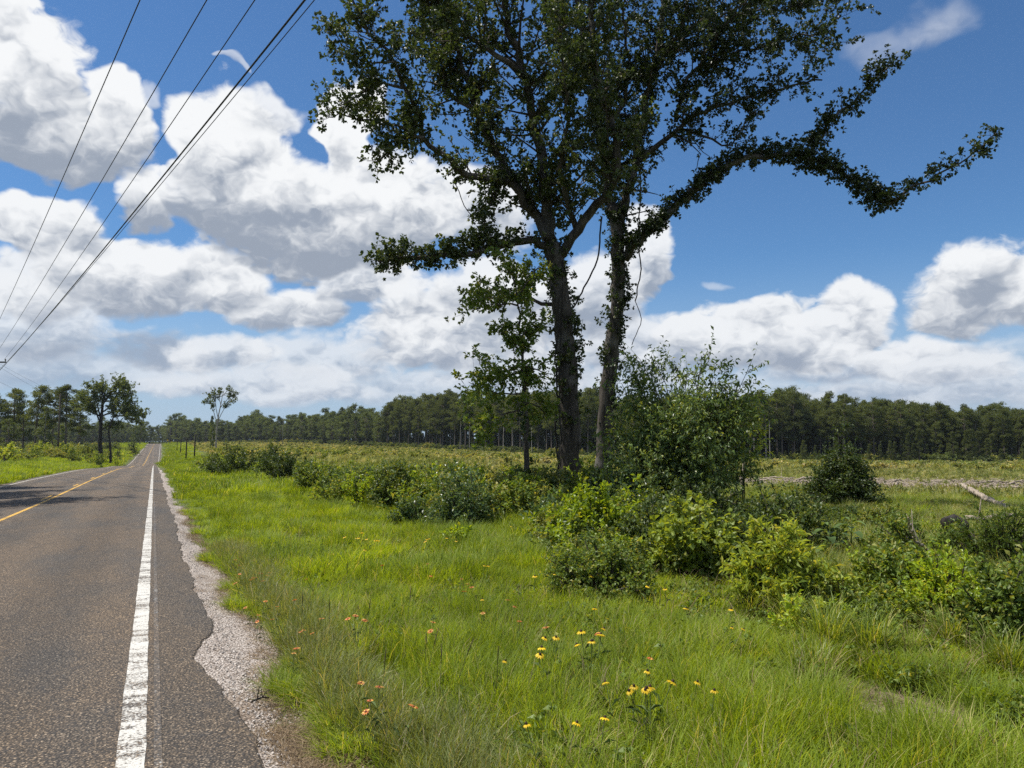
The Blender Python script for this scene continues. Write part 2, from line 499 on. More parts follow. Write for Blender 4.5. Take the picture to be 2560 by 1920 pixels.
def stand(px, D):
    X, Y = col_at(px, D)
    return np.array([X, Y, gz(X, Y)])

# ------------------------------------------------------------------ materials
def new_mat(name):
    m = bpy.data.materials.new(name)
    m.use_nodes = True
    t = NT(m.node_tree)
    t.n.clear()
    return m, t
def finish(t, shader, disp=None):
    o = t.node('ShaderNodeOutputMaterial')
    t.l.new(shader, o.inputs['Surface'])
def principled(t, color, rough=0.6, spec=0.4, bump=None, bstr=0.3, bdist=0.02, normal=None):
    b = t.node('ShaderNodeBsdfPrincipled')
    if isinstance(color, tuple) and len(color) == 3: color = (*color, 1)
    t.put(b.inputs['Base Color'], color)
    t.put(b.inputs['Roughness'], rough)
    t.put(b.inputs['Specular IOR Level'], spec)
    if bump is not None:
        n = t.node('ShaderNodeBump')
        n.inputs['Strength'].default_value = bstr
        n.inputs['Distance'].default_value = bdist
        t.l.new(bump, n.inputs['Height'])
        t.l.new(n.outputs[0], b.inputs['Normal'])
    return b
def position(t): return t.node('ShaderNodeNewGeometry').outputs['Position']
def attr(t, name):
    return t.node('ShaderNodeAttribute', attribute_name=name).outputs['Fac']
def leaf_mat(name, c1, c2, c3=None, rough=0.45, spec=0.35, trans=0.35, tcol=None, patch=None, patch_scale=0.6, third=0.88, vary=1.0):
    """Leaf: tint varies leaf by leaf and from place to place; some light shines through."""
    m, t = new_mat(name)
    ti = attr(t, 'tint')
    rnd = t.node('ShaderNodeObjectInfo').outputs['Random']
    f = t.m('FRACT', t.m('ADD', ti, t.m('MULTIPLY', rnd, 0.37 * vary)))
    stops = [(0.0, c1), (0.85, c2)]
    if c3: stops += [(third, c2), (third + .02, c3)]
    c = t.ramp(f, stops)
    if patch:
        n = t.noise(position(t), patch_scale, 3.0, 0.6)
        c = t.mix(t.rng(n, 0.42, 0.66), c, t.mix(0.65, c, patch))
    c = t.mix(1.0, c, t.mix(rnd, (1 - .22 * vary, 1 - .2 * vary, 1 - .18 * vary), (1 + .22 * vary, 1 + .2 * vary, 1 + .12 * vary)), 'MULTIPLY')
    b = principled(t, c, rough, spec)
    tr = t.node('ShaderNodeBsdfTranslucent')
    t.l.new(t.v('MULTIPLY', c, tcol or (1.8, 1.5, 0.45)), tr.inputs['Color'])
    mx = t.node('ShaderNodeMixShader')
    mx.inputs[0].default_value = trans
    t.l.new(b.outputs[0], mx.inputs[1]); t.l.new(tr.outputs[0], mx.inputs[2])
    finish(t, mx.outputs[0])
    return m
def bark_mat(name, c1, c2, scale=9.0, lichen=None):
    m, t = new_mat(name)
    p = position(t)
    st = t.v('MULTIPLY', p, (1, 1, 0.22))
    n = t.noise(st, scale, 7.0, 0.65, 0.4)
    big = t.noise(p, 1.7, 4.0, 0.6)
    c = t.ramp(n, [(0.32, c1), (0.66, c2)])
    if lichen:
        c = t.mix(t.rng(big, 0.5, 0.66), c, t.mix(n, lichen, c2))
    finish(t, principled(t, c, 0.9, 0.2, n, 0.9, 0.05).outputs[0])
    return m
def plain_mat(name, c1, c2=None, scale=12.0, rough=0.7, spec=0.3, bstr=0.2):
    m, t = new_mat(name)
    n = t.noise(position(t), scale, 5.0, 0.6)
    c = t.ramp(n, [(0.3, c1), (0.7, c2 or c1)])
    finish(t, principled(t, c, rough, spec, n, bstr, 0.01).outputs[0])
    return m

def asphalt(t):
    """Worn chip seal: grey binder, brown and pale stone chips, darker wheel tracks."""
    p = position(t)
    s = t.node('ShaderNodeSeparateXYZ'); t.l.new(p, s.inputs[0])
    chips = t.voro(p, 70.0, 0.0, 0.5, feature='F1')
    chipn = t.noise(p, 62.0, 3.0, 0.7)
    big = t.noise(t.v('MULTIPLY', p, (1, 0.25, 1)), 0.9, 4.0, 0.6)
    mid = t.noise(p, 7.0, 4.0, 0.6)
    stone = t.ramp(chipn, [(0.36, (0.028, 0.027, 0.027)), (0.48, (0.085, 0.074, 0.062)), (0.57, (0.17, 0.138, 0.104)), (0.66, (0.40, 0.36, 0.30))])
    c = t.mix(t.rng(chips, 0.25, 0.75), stone, (0.034, 0.033, 0.033))
    c = t.mix(t.rng(big, 0.3, 0.62, 0.1, 0.75), c, t.v('MULTIPLY', c, (1.75, 1.42, 1.06)))
    c = t.mix(t.rng(mid, 0.5, 0.75, 0.0, 0.35), c, (0.05, 0.05, 0.052))
    # wheel tracks polished darker
    def track(x0):
        d = t.m('ABSOLUTE', t.m('SUBTRACT', t.m('ADD', s.outputs[0], t.m('MULTIPLY', big, 0.4)), x0))
        return t.rng(d, 0.15, 0.6, 1.0, 0.0)
    tr = t.m('MAXIMUM', t.m('MAXIMUM', track(-0.75), track(-2.45)), t.m('MAXIMUM', track(-4.15), track(-5.9)))
    c = t.mix(t.m('MULTIPLY', tr, 0.42), c, t.v('MULTIPLY', c, (0.55, 0.57, 0.60)))
    cr = t.node('ShaderNodeTexVoronoi', feature='DISTANCE_TO_EDGE')
    t.l.new(t.v('ADD', t.v('MULTIPLY', p, (1, 0.33, 1)), t.v('MULTIPLY', t.noise(p, 1.5, 4.0, 0.7, color=True), (.9, .9, 0))), cr.inputs['Vector'])
    cr.inputs['Scale'].default_value = 0.42
    ck = t.m('MULTIPLY', t.rng(cr.outputs['Distance'], 0.0, 0.006, 1.0, 0.0), t.rng(t.noise(p, 0.23, 2.0, 0.5), 0.5, 0.6))
    c = t.mix(t.m('MULTIPLY', ck, 0.8), c, (0.018, 0.017, 0.016))
    seep = t.noise(t.v('MULTIPLY', p, (1, 0.12, 1)), 1.6, 3.0, 0.5)
    c = t.mix(t.rng(seep, 0.58, 0.72, 0.0, 0.45), c, (0.035, 0.034, 0.034))
    # outer strip beside the edge line is a newer, greyer mix
    c = t.mix(t.rng(s.outputs[0], 0.02, 0.06, 0.0, 0.5), c, t.v('MULTIPLY', c, (0.66, 0.72, 0.80)))
    hgt = t.m('ADD', chips, t.m('MULTIPLY', chipn, 0.8))
    return c, hgt
def make_asphalt():
    m, t = new_mat('worn_asphalt')
    c, h = asphalt(t)
    finish(t, principled(t, c, 0.82, 0.3, h, 0.9, 0.012).outputs[0])
    return m
def make_paint(name, paint, wear, ribs=0.0):
    m, t = new_mat(name)
    c, h = asphalt(t)
    p = position(t)
    n = t.noise(p, 55.0, 4.0, 0.7)
    b = t.noise(p, 2.2, 3.0, 0.6)
    f = t.m('ADD', n, t.m('MULTIPLY', t.m('SUBTRACT', b, 0.5), 0.55))
    if ribs:
        w = t.node('ShaderNodeTexWave', wave_type='BANDS', bands_direction='Y')
        t.l.new(p, w.inputs['Vector'])
        w.inputs['Scale'].default_value = 1.35
        w.inputs['Distortion'].default_value = 9.0
        w.inputs['Detail'].default_value = 3.0
        w.inputs['Detail Scale'].default_value = 2.0
        f = t.m('ADD', f, t.m('MULTIPLY', t.m('SUBTRACT', w.outputs['Fac'], 0.5), ribs))
    k = t.rng(f, wear - 0.06, wear + 0.06)
    pc = t.mix(t.noise(p, 9.0, 3.0, 0.6), tuple(v * 0.78 for v in paint), paint)
    c = t.mix(k, c, pc)
    finish(t, principled(t, c, 0.7, 0.35, t.m('ADD', h, k), 0.5, 0.008).outputs[0])
    return m
def make_ground():
    m, t = new_mat('field_soil')
    p = position(t)
    n = t.noise(p, 0.35, 5.0, 0.65)
    f = t.noise(p, 6.0, 6.0, 0.7)
    g = t.noise(p, 45.0, 3.0, 0.7)
    soil = t.ramp(f, [(0.3, (0.055, 0.045, 0.026)), (0.55, (0.13, 0.105, 0.06)), (0.75, (0.25, 0.20, 0.135))])
    green = t.ramp(f, [(0.3, (0.05, 0.075, 0.018)), (0.6, (0.10, 0.14, 0.035)), (0.8, (0.19, 0.20, 0.075))])
    c = t.mix(t.rng(n, 0.35, 0.6, 0.35, 0.9), soil, green)
    c = t.mix(t.rng(g, 0.4, 0.7, 0.0, 0.35), c, t.v('MULTIPLY', c, (0.5, 0.5, 0.5)))
    finish(t, principled(t, c, 0.95, 0.1, f, 0.6, 0.1).outputs[0])
    return m
def make_gravel():
    m, t = new_mat('pale_gravel')
    p = position(t)
    v = t.voro(p, 60.0, 0.0, 0.5, feature='F1')
    n = t.noise(p, 55.0, 3.0, 0.7)
    b = t.noise(t.v('MULTIPLY', p, (1, 0.5, 1)), 2.1, 4.0, 0.65)
    st = t.ramp(n, [(0.34, (0.19, 0.15, 0.122)), (0.5, (0.47, 0.405, 0.355)), (0.64, (0.72, 0.665, 0.61))])
    c = t.mix(t.rng(v, 0.35, 0.8), st, (0.12, 0.095, 0.075))
    c = t.mix(t.rng(b, 0.52, 0.68, 0.0, 0.8), c, t.v('MULTIPLY', st, (0.42, 0.36, 0.29)))
    finish(t, principled(t, c, 0.9, 0.2, v, 1.0, 0.02).outputs[0])
    return m
M = {}
M['asphalt'] = make_asphalt()
M['white'] = make_paint('worn_white_paint', (0.58, 0.56, 0.51), 0.455, 0.09)
M['white2'] = make_paint('ghost_white_paint', (0.5, 0.5, 0.48), 0.66)
M['yellow'] = make_paint('worn_yellow_paint', (0.62, 0.36, 0.055), 0.42)
M['ground'] = make_ground()
M['gravel'] = make_gravel()
M['oak_leaf'] = leaf_mat('oak_leaf', (0.036, 0.054, 0.021), (0.070, 0.092, 0.033), (0.145, 0.14, 0.045), 0.42, 0.4, 0.28, (1.35, 1.4, 0.5), third=.94)
M['ivy_leaf'] = leaf_mat('ivy_leaf', (0.034, 0.065, 0.018), (0.065, 0.111, 0.029), None, 0.38, 0.5, 0.25)
M['oak_bark'] = bark_mat('oak_bark', (0.026, 0.022, 0.018), (0.105, 0.09, 0.074), 9.0, (0.17, 0.16, 0.145))
M['twig_bark'] = bark_mat('twig_bark', (0.04, 0.032, 0.025), (0.11, 0.09, 0.07), 20.0)
M['pine_bark'] = bark_mat('pine_bark', (0.07, 0.055, 0.045), (0.20, 0.165, 0.135), 6.0)
M['pale_bark'] = bark_mat('pale_bark', (0.20, 0.18, 0.155), (0.40, 0.37, 0.33), 8.0)
M['dead_wood'] = bark_mat('dead_wood', (0.18, 0.14, 0.10), (0.46, 0.39, 0.31), 22.0)
M['dark_wood'] = bark_mat('dark_wood', (0.018, 0.016, 0.014), (0.055, 0.048, 0.042), 14.0)
M['glossy_leaf'] = leaf_mat('glossy_leaf', (0.060, 0.100, 0.034), (0.125, 0.185, 0.055), (0.23, 0.27, 0.06), 0.4, 0.5, 0.34, third=.9)
M['bright_leaf'] = leaf_mat('bright_leaf', (0.15, 0.235, 0.018), (0.27, 0.37, 0.032), (0.33, 0.36, 0.045), 0.42, 0.4, 0.45)
M['lime_leaf'] = leaf_mat('lime_leaf', (0.19, 0.275, 0.04), (0.34, 0.41, 0.075), (0.40, 0.40, 0.09), 0.45, 0.4, 0.45)
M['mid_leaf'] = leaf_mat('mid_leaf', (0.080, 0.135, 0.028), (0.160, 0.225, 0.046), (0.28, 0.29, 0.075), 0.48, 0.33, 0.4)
M['blue_leaf'] = leaf_mat('blue_leaf', (0.052, 0.095, 0.036), (0.105, 0.165, 0.060), (0.17, 0.22, 0.085), 0.36, 0.5, 0.33)
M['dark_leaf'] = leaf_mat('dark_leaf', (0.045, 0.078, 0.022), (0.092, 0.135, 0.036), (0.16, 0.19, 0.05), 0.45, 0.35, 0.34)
M['pine_leaf'] = leaf_mat('pine_leaf', (0.060, 0.088, 0.032), (0.125, 0.155, 0.055), None, 0.5, 0.25, 0.32)
M['wood_leaf'] = leaf_mat('wood_leaf', (0.060, 0.092, 0.030), (0.130, 0.168, 0.053), None, 0.5, 0.25, 0.33)
M['brush_leaf'] = leaf_mat('brush_leaf', (0.095, 0.145, 0.036), (0.205, 0.255, 0.066), (0.34, 0.33, 0.11), 0.5, 0.3, 0.4, patch=(0.30, 0.28, 0.12), patch_scale=0.06)
M['grass'] = leaf_mat('roadside_grass', (0.155, 0.228, 0.018), (0.285, 0.365, 0.034), (0.52, 0.46, 0.20), 0.55, 0.25, 0.5, (1.55, 1.38, 0.35), patch=(0.13, 0.195, 0.024), patch_scale=0.5, third=.93, vary=.25)
M['field_grass'] = leaf_mat('field_grass', (0.17, 0.215, 0.06), (0.31, 0.34, 0.115), (0.54, 0.47, 0.30), 0.5, 0.3, 0.38, patch=(0.44, 0.39, 0.24), patch_scale=0.05, third=.86)
M['sedge'] = leaf_mat('sedge_grass', (0.11, 0.165, 0.022), (0.22, 0.29, 0.045), (0.42, 0.40, 0.15), 0.45, 0.4, 0.42)
M['grey_grass'] = leaf_mat('grey_green_grass', (0.12, 0.155, 0.045), (0.22, 0.255, 0.085), (0.42, 0.36, 0.22), 0.5, 0.3, 0.4, third=.9)
M['straw'] = leaf_mat('straw', (0.17, 0.115, 0.07), (0.36, 0.27, 0.17), (0.09, 0.062, 0.04), 0.7, 0.2, 0.2, (1.1, 1.05, 0.9), third=.75)
M['big_leaf'] = leaf_mat('milkweed_leaf', (0.085, 0.135, 0.035), (0.15, 0.215, 0.06), None, 0.4, 0.4, 0.3)
M['pole'] = bark_mat('pole_wood', (0.05, 0.04, 0.032), (0.14, 0.115, 0.09), 12.0)
M['wire'] = plain_mat('wire', (0.02, 0.02, 0.022), (0.035, 0.035, 0.037), rough=0.5)
M['ceramic'] = plain_mat('insulator_glaze', (0.05, 0.04, 0.035), (0.08, 0.065, 0.055), rough=0.25, spec=0.6)
M['petal_y'] = leaf_mat('yellow_petal', (0.62, 0.40, 0.012), (0.80, 0.56, 0.02), None, 0.5, 0.3, 0.3, (1.1, 1.0, 0.5))
M['petal_o'] = leaf_mat('orange_petal', (0.42, 0.085, 0.03), (0.62, 0.24, 0.06), (0.78, 0.50, 0.12), 0.5, 0.3, 0.3, (1.1, 1.0, 0.7), third=.7)
M['petal_w'] = leaf_mat('white_petal', (0.70, 0.66, 0.78), (0.8, 0.78, 0.85), None, 0.5, 0.3, 0.3, (1, 1, 1))
M['stalk'] = plain_mat('brown_stalk', (0.05, 0.045, 0.02), (0.10, 0.08, 0.035), 60)
M['disc_dark'] = plain_mat('dark_flower_disc', (0.022, 0.012, 0.008), (0.05, 0.025, 0.012), 200)
M['disc_red'] = plain_mat('red_flower_disc', (0.12, 0.025, 0.012), (0.20, 0.05, 0.02), 200)
M['stem'] = plain_mat('green_stem', (0.07, 0.11, 0.025), (0.11, 0.15, 0.04), 30)
M['sign'] = plain_mat('sign_yellow', (0.62, 0.40, 0.02), (0.70, 0.46, 0.03), 20, 0.4)
M['metal'] = plain_mat('galvanised', (0.28, 0.29, 0.30), (0.36, 0.37, 0.38), 20, 0.5)
M['stone'] = plain_mat('gravel_stone', (0.26, 0.22, 0.19), (0.62, 0.57, 0.51), 60, 0.85)
M['chip'] = plain_mat('wood_chip', (0.24, 0.19, 0.14), (0.46, 0.40, 0.32), 60, 0.9)

# ------------------------------------------------------------------ ground, road, markings
YS = np.unique(np.concatenate([-np.geomspace(40, 3000, 14)[::-1], np.arange(-40, 70, 0.75), np.arange(70, 300, 2.5), np.arange(300, 700, 7.0), np.geomspace(700, 3500, 22)]))
XS = np.unique(np.concatenate([-np.geomspace(18, 3000, 46)[::-1], np.arange(-18, 18, 0.6), np.geomspace(18, 3000, 60)]))
def build_ground():
    gx, gy = np.meshgrid(XS, YS)
    z = ground_z(gx, gy)
    b = MB()
    k = len(XS)
    i = np.arange(len(YS) - 1)[:, None] * k; j = np.arange(k - 1)[None]
    b.add(np.stack([gx, gy, z], -1).reshape(-1, 3), np.stack([i + j, i + j + 1, i + k + j + 1, i + k + j], -1).reshape(-1, 4))
    tag(b.build('ground', M['ground'], smooth=True), kind='structure')
build_ground()
RYS = YS[(YS >= -45) & (YS <= 650)]
def strip(name, mat, prof, dz, ys=RYS, y0=None, y1=None):
    """A ribbon along the road; prof(Y) gives the left-to-right X positions and their drop."""
    if y0 is not None:
        ys = np.unique(np.concatenate([[y0, y1], ys[(ys > y0) & (ys < y1)]]))
    rows = []
    for y in ys:
        xr, zr = float(road_x(y)), float(road_z(y))
        rows.append([(x + xr, y, zr + dz - dr) for x, dr in prof(y)])
    rows = np.array(rows)
    k = rows.shape[1]
    b = MB()
    i = np.arange(len(ys) - 1)[:, None] * k; j = np.arange(k - 1)[None]
    b.add(rows.reshape(-1, 3), np.stack([i + j, i + j + 1, i + k + j + 1, i + k + j], -1).reshape(-1, 4))
    return b.build(name, mat)
def wob(y, s, a): return a * (math.sin(y * 1.7 + s) * .5 + math.sin(y * 4.1 + 2.3 * s) * .35 + math.sin(y * .43 + s * 5) * .7 + math.sin(y * 11.3 + s) * .22 + math.sin(y * 23.7 + 3 * s) * .16)
def bulge(y): return math.exp(-((y - 6.4) / 0.8) ** 2)
RYF = np.unique(np.concatenate([np.arange(-5, 40, 0.15), RYS]))
road = tag(strip('road', M['asphalt'], lambda y: [(-7.5 + wob(y, 3, .05), .06), (-7.4 + wob(y, 3, .05), .0), (-3.5, 0), (0.48 - .17 * bulge(y) + wob(y, 1, .045), 0), (0.54 - .17 * bulge(y) + wob(y, 1, .045), .05)], 0.0, RYF), kind='structure')
shoulder = tag(strip('gravel_shoulder', M['gravel'], lambda y: [(0.2 - .1 * bulge(y) + wob(y, 1, .04), .06), (0.5 - .17 * bulge(y), .012), (0.76 + .12 * bulge(y) + wob(y, 2, .13) - .25 * float(sstep(y, 60, 110)), .03), (0.93 + .12 * bulge(y) + wob(y, 2, .13) - .25 * float(sstep(y, 60, 110)), .09)], 0.0, RYF), kind='structure')
mk = strip('right_edge_line', M['white'], lambda y: [(-0.125 + wob(y * 3, 7, .004), 0), (0.005 + wob(y * 3, 9, .004), 0)], 0.004, RYF)
mk.parent = road
mk = strip('faded_second_line', M['white2'], lambda y: [(0.045, 0), (0.085, 0)], 0.004, RYF, -5, 30); mk.parent = road
mk = strip('left_edge_line', M['white'], lambda y: [(-7.02, 0), (-6.90, 0)], 0.004); mk.parent = road
mk = strip('yellow_centre_line', M['yellow'], lambda y: [(-3.50, 0), (-3.39, 0)], 0.004); mk.parent = road
for k in range(24):
    y0 = 8.5 + k * 12.2
    mk = strip('yellow_dash', M['yellow'], lambda y: [(-3.72, 0), (-3.62, 0)], 0.004, RYS, y0, y0 + 3.05); mk.parent = road

# ------------------------------------------------------------------ the two old oaks
def rosettes(mb, pos, direc, n, size, rng, spread=0.9, **kw):
    """n leaves fanning out of each twig end."""
    N = len(pos)
    if N == 0: return
    p = np.repeat(pos, n, 0); d = np.repeat(direc, n, 0)
    dd = unit(d * 0.55 + spread * unit(rng.standard_normal((N * n, 3))))
    t = np.clip(np.repeat(rng.random(N), n) * .55 + rng.random(N * n) * .45, 0, 1)
    mb.leaves(p + dd * 0.01, dd, size * rng.uniform(.65, 1.25, N * n), tint=t, rng=rng, **kw)

def sprout(path, rad, wood, leaf, rng, per_m, lmin, lmax, twigs=6, rn=7, lsize=.105, t0=0.0, t1=1.0, up=.3, out=None, thin=.02, wide=.34, tw=(.12, .4)):
    """Side branches along a limb, twigs on them, leaf rosettes on the twigs."""
    seg = np.linalg.norm(np.diff(path, axis=0), axis=1)
    s = np.concatenate([[0], np.cumsum(seg)]); Ltot = s[-1]
    n = int(per_m * Ltot * (t1 - t0))
    if n == 0: return
    u = rng.uniform(t0, t1, n) * Ltot
    i = np.clip(np.searchsorted(s, u) - 1, 0, len(path) - 2)
    f = ((u - s[i]) / np.maximum(seg[i], 1e-6))[:, None]
    st = path[i] * (1 - f) + path[i + 1] * f
    tan = unit(path[i + 1] - path[i])
    d = rng.standard_normal((n, 3)); d -= (d * tan).sum(1, keepdims=True) * tan
    d = unit(unit(d) + tan * rng.uniform(.1, .8, (n, 1)) + np.array([0, 0, up]))
    if out is not None:
        d = unit(d + np.asarray(out) * .35)
    L = rng.uniform(lmin, lmax, n) * rng.uniform(.6, 1, n)
    K = 5
    q = np.linspace(0, 1, K)
    bend = unit(rng.standard_normal((n, 3)))
    pts = st[:, None] + d[:, None] * (L[:, None] * q)[..., None] + (bend[:, None] * .22 + np.array([0, 0, .12])) * (L[:, None] * q ** 2)[..., None]
    r_at = np.interp(u, s, rad)
    for k in range(n):
        r0 = min(r_at[k] * .5, .008 + thin * L[k])
        wood.tube(pts[k], np.linspace(r0, r0 * .3, K), 4, cap=False)
    T = n * twigs
    b = np.repeat(np.arange(n), twigs)
    v = rng.uniform(.2, 1.0, T)
    v[::twigs] = 1.0
    kk = np.clip((v * (K - 1)).astype(int), 0, K - 2); ff = (v * (K - 1) - kk)[:, None]
    ts = pts[b, kk] * (1 - ff) + pts[b, kk + 1] * ff
    td = unit(unit(pts[b, kk + 1] - pts[b, kk]) * .5 + .9 * unit(rng.standard_normal((T, 3))) + np.array([0, 0, .2]))
    tl = rng.uniform(tw[0], tw[1], T)[:, None]
    te = ts + td * tl
    # twigs as thin three-sided slivers
    sd = unit(np.cross(td, rng.standard_normal((T, 3)))) * .006
    vv = np.stack([ts + sd, ts - sd, te], 1).reshape(-1, 3)
    wood.add(vv, None, np.arange(T * 3).reshape(-1, 3))
    rosettes(leaf, te, td, rn, lsize, rng, width=wide)
    rosettes(leaf, ts + td * tl * .5, td, max(2, rn // 2), lsize, rng, width=wide)

def limb_path(pts, D0, D1, step=.22, jit=.03, rng=R):
    pts = np.asarray(pts, float)
    t = np.linspace(0, 1, len(pts))
    p = np.array([P(x, y, D0 + (D1 - D0) * k) for (x, y), k in zip(pts, t)])
    q = smooth_path(p, step)
    q[1:-1] += rng.standard_normal((len(q) - 2, 3)) * jit
    return q

def disp(l): return [(x * 1.1573, y * 1.1573) for x, y in l]

def oak(name, label, trunk_pts, D0, D1, tr, limbs, seed, vines, ivy):
    rng = np.random.default_rng(seed)
    tp = limb_path(trunk_pts, D0, D1, .3, .02, rng)
    g = gz(tp[0, 0], tp[0, 1])
    tp[0, 2] = min(tp[0, 2], g - .15)
    root = empty(name, (tp[0, 0], tp[0, 1], g), label, 'tree')
    s = np.linspace(0, 1, len(tp))
    rad = tr[0] + (tr[1] - tr[0]) * s ** .8
    rad = rad * (1 + .45 * np.exp(-s * 22))
    b = MB(); b.tube(tp, rad, 18, wob=.045)
    b.build('trunk', M['oak_bark'], root, smooth=True)
    wood, leaf = MB(), MB()
    for (pts, d0, d1, r0, r1, per_m, l0, l1, kw) in limbs:
        q = limb_path(pts, d0, d1, .22, .035, rng)
        rr = r0 + (r1 - r0) * np.linspace(0, 1, len(q)) ** .75
        b = MB(); b.tube(q, rr, 9, wob=.06)
        b.build('limb', M['oak_bark'], root, smooth=True)
        k = dict(kw)
        hug = k.pop('hug', 3.0)
        if hug:     # short sprouts wrapping the limb
            sprout(q, rr, wood, leaf, rng, hug * 2.4, .08, k.pop('hugl', .40), 3, 7, .10, t0=k.get('t0', .12), up=.1, thin=.006, tw=(.06, .22))
        else:
            k.pop('hugl', None)
        if per_m:
            sprout(q, rr, wood, leaf, rng, per_m * 1.9, l0, l1 * 1.08, lsize=.108, **k)
    if ivy:
        for (a0, a1, n) in ivy:
            i0, i1 = int(a0 * (len(tp) - 1)), max(int(a1 * (len(tp) - 1)), int(a0 * (len(tp) - 1)) + 2)
            sprout(tp[i0:i1 + 1], rad[i0:i1 + 1], wood, leaf, rng, n, tr[0] * .9, tr[0] * 1.9, 4, 6, .10, up=-.1, out=rgt * .9, thin=.004, tw=(.05, .25))
    wood.build('branchwork', M['twig_bark'], root)
    leaf.build('crown', M['oak_leaf'], root)
    for pts, d0, d1, r in vines:
        q = limb_path(pts, d0, d1, .15, .012, rng)
        b = MB(); b.tube(q, r, 5)
        b.build('vine', M['dark_wood'], root, smooth=True)
    return root

DL, DR = 20.0, 24.5
N_ = dict(twigs=7, rn=7)
FULL = dict(twigs=10, rn=8, up=.25)
oak('oak_tree', 'old oak with the bare grey trunk nearest the road, dark leafy limbs reaching left',
    disp([(1228, 1092), (1232, 900), (1219, 720), (1206, 620), (1192, 530)]), DL, DL, (.29, .225),
    [   # pts, depth start/end, radius start/end, side branches per metre, their length, extras
        ([(1380, 610), (1345, 545), (1271, 436), (1227, 361), (1192, 275), (1150, 150), (1120, -20)], DL, DL + 1.0, .16, .05, 3.6, .7, 2.0, FULL),
        ([(1330, 525), (1261, 448), (1192, 443), (1125, 400), (1060, 345), (1048, 300), (1041, 261), (1007, 220), (986, 155), (945, 96), (907, 52), (876, -10)], DL, DL - 2.2, .12, .022, 2.6, .35, 1.0, dict(N_, t0=.2)),
        ([(1060, 345), (1010, 345), (975, 375), (940, 405)], DL - 1.1, DL - 1.5, .05, .015, 4.0, .3, .8, N_),
        ([(1062, 350), (1000, 320), (930, 300), (850, 285), (815, 292)], DL - 1.1, DL - 1.8, .04, .012, 4.0, .25, .75, N_),
        ([(1007, 220), (952, 206), (900, 232), (850, 265)], DL - 1.6, DL - 2.2, .04, .012, 3.6, .3, .8, N_),
        ([(986, 155), (930, 160), (880, 130), (835, 75)], DL - 1.8, DL - 2.6, .03, .01, 3.2, .25, .7, N_),
        ([(1375, 600), (1352, 412), (1330, 275), (1306, 179), (1270, 60), (1255, -100)], DL, DL - .4, .17, .07, 4.2, .8, 2.0, FULL),
        ([(1306, 190), (1261, 148), (1158, 86), (1090, 30), (1040, -50)], DL - .3, DL - 2.0, .09, .03, 4.0, .6, 1.6, FULL),
        ([(1192, 275), (1130, 240), (1090, 160), (1060, 60), (1040, -40)], DL + .4, DL + 1.6, .07, .02, 3.6, .5, 1.4, FULL),
        ([(1271, 436), (1225, 500), (1215, 570), (1222, 620)], DL, DL - .6, .05, .015, 6.0, .2, .6, N_),
        ([(1398, 640), (1440, 575), (1490, 515), (1530, 455), (1545, 350), (1500, 230), (1480, 90), (1470, -80)], DL, DL - 1.8, .14, .05, 3.8, .6, 1.7, dict(FULL, t0=.25, hug=2.2)),
        ([(1440, 572), (1412, 490), (1405, 400), (1420, 300), (1410, 180), (1400, 40)], DL - .2, DL - 2.6, .08, .025, 3.6, .5, 1.4, FULL),
        ([(1385, 622), (1357, 612), (1300, 604), (1244, 615), (1192, 630), (1106, 641), (1037, 650), (969, 650), (950, 655)], DL, DL - 1.5, .12, .04, 3.2, .18, .5, dict(twigs=6, rn=8, t0=.25, hug=8)),
        ([(1398, 770), (1340, 748), (1280, 742), (1215, 748), (1175, 760)], DL, DL + .8, .065, .012, 4.0, .3, .9, dict(twigs=6, rn=7, t0=.25, hug=4)),
    ], 11,
    [(disp([(1300, 468), (1290, 560), (1262, 620), (1238, 665)]), DL - .3, DL - .35, .022),
     (disp([(1208, 700), (1200, 770), (1204, 850), (1200, 940), (1206, 1000), (1196, 1040)]), DL - .3, DL - .33, .024),
     (disp([(1216, 560), (1214, 680), (1210, 760), (1208, 870), (1212, 960)]), DL - .25, DL - .33, .016),
     (disp([(1196, 1045), (1215, 1060), (1240, 1075)]), DL - .33, DL - .4, .016),
     (disp([(1185, 330), (1192, 420), (1188, 520), (1196, 560)]), DL - .6, DL - .3, .014),
     (disp([(985, 400), (1010, 455), (1040, 485), (1075, 500)]), DL - .4, DL - .2, .012)],
    [(.30, .52, 14), (.52, 1, 26), (.02, .28, 3.5)])

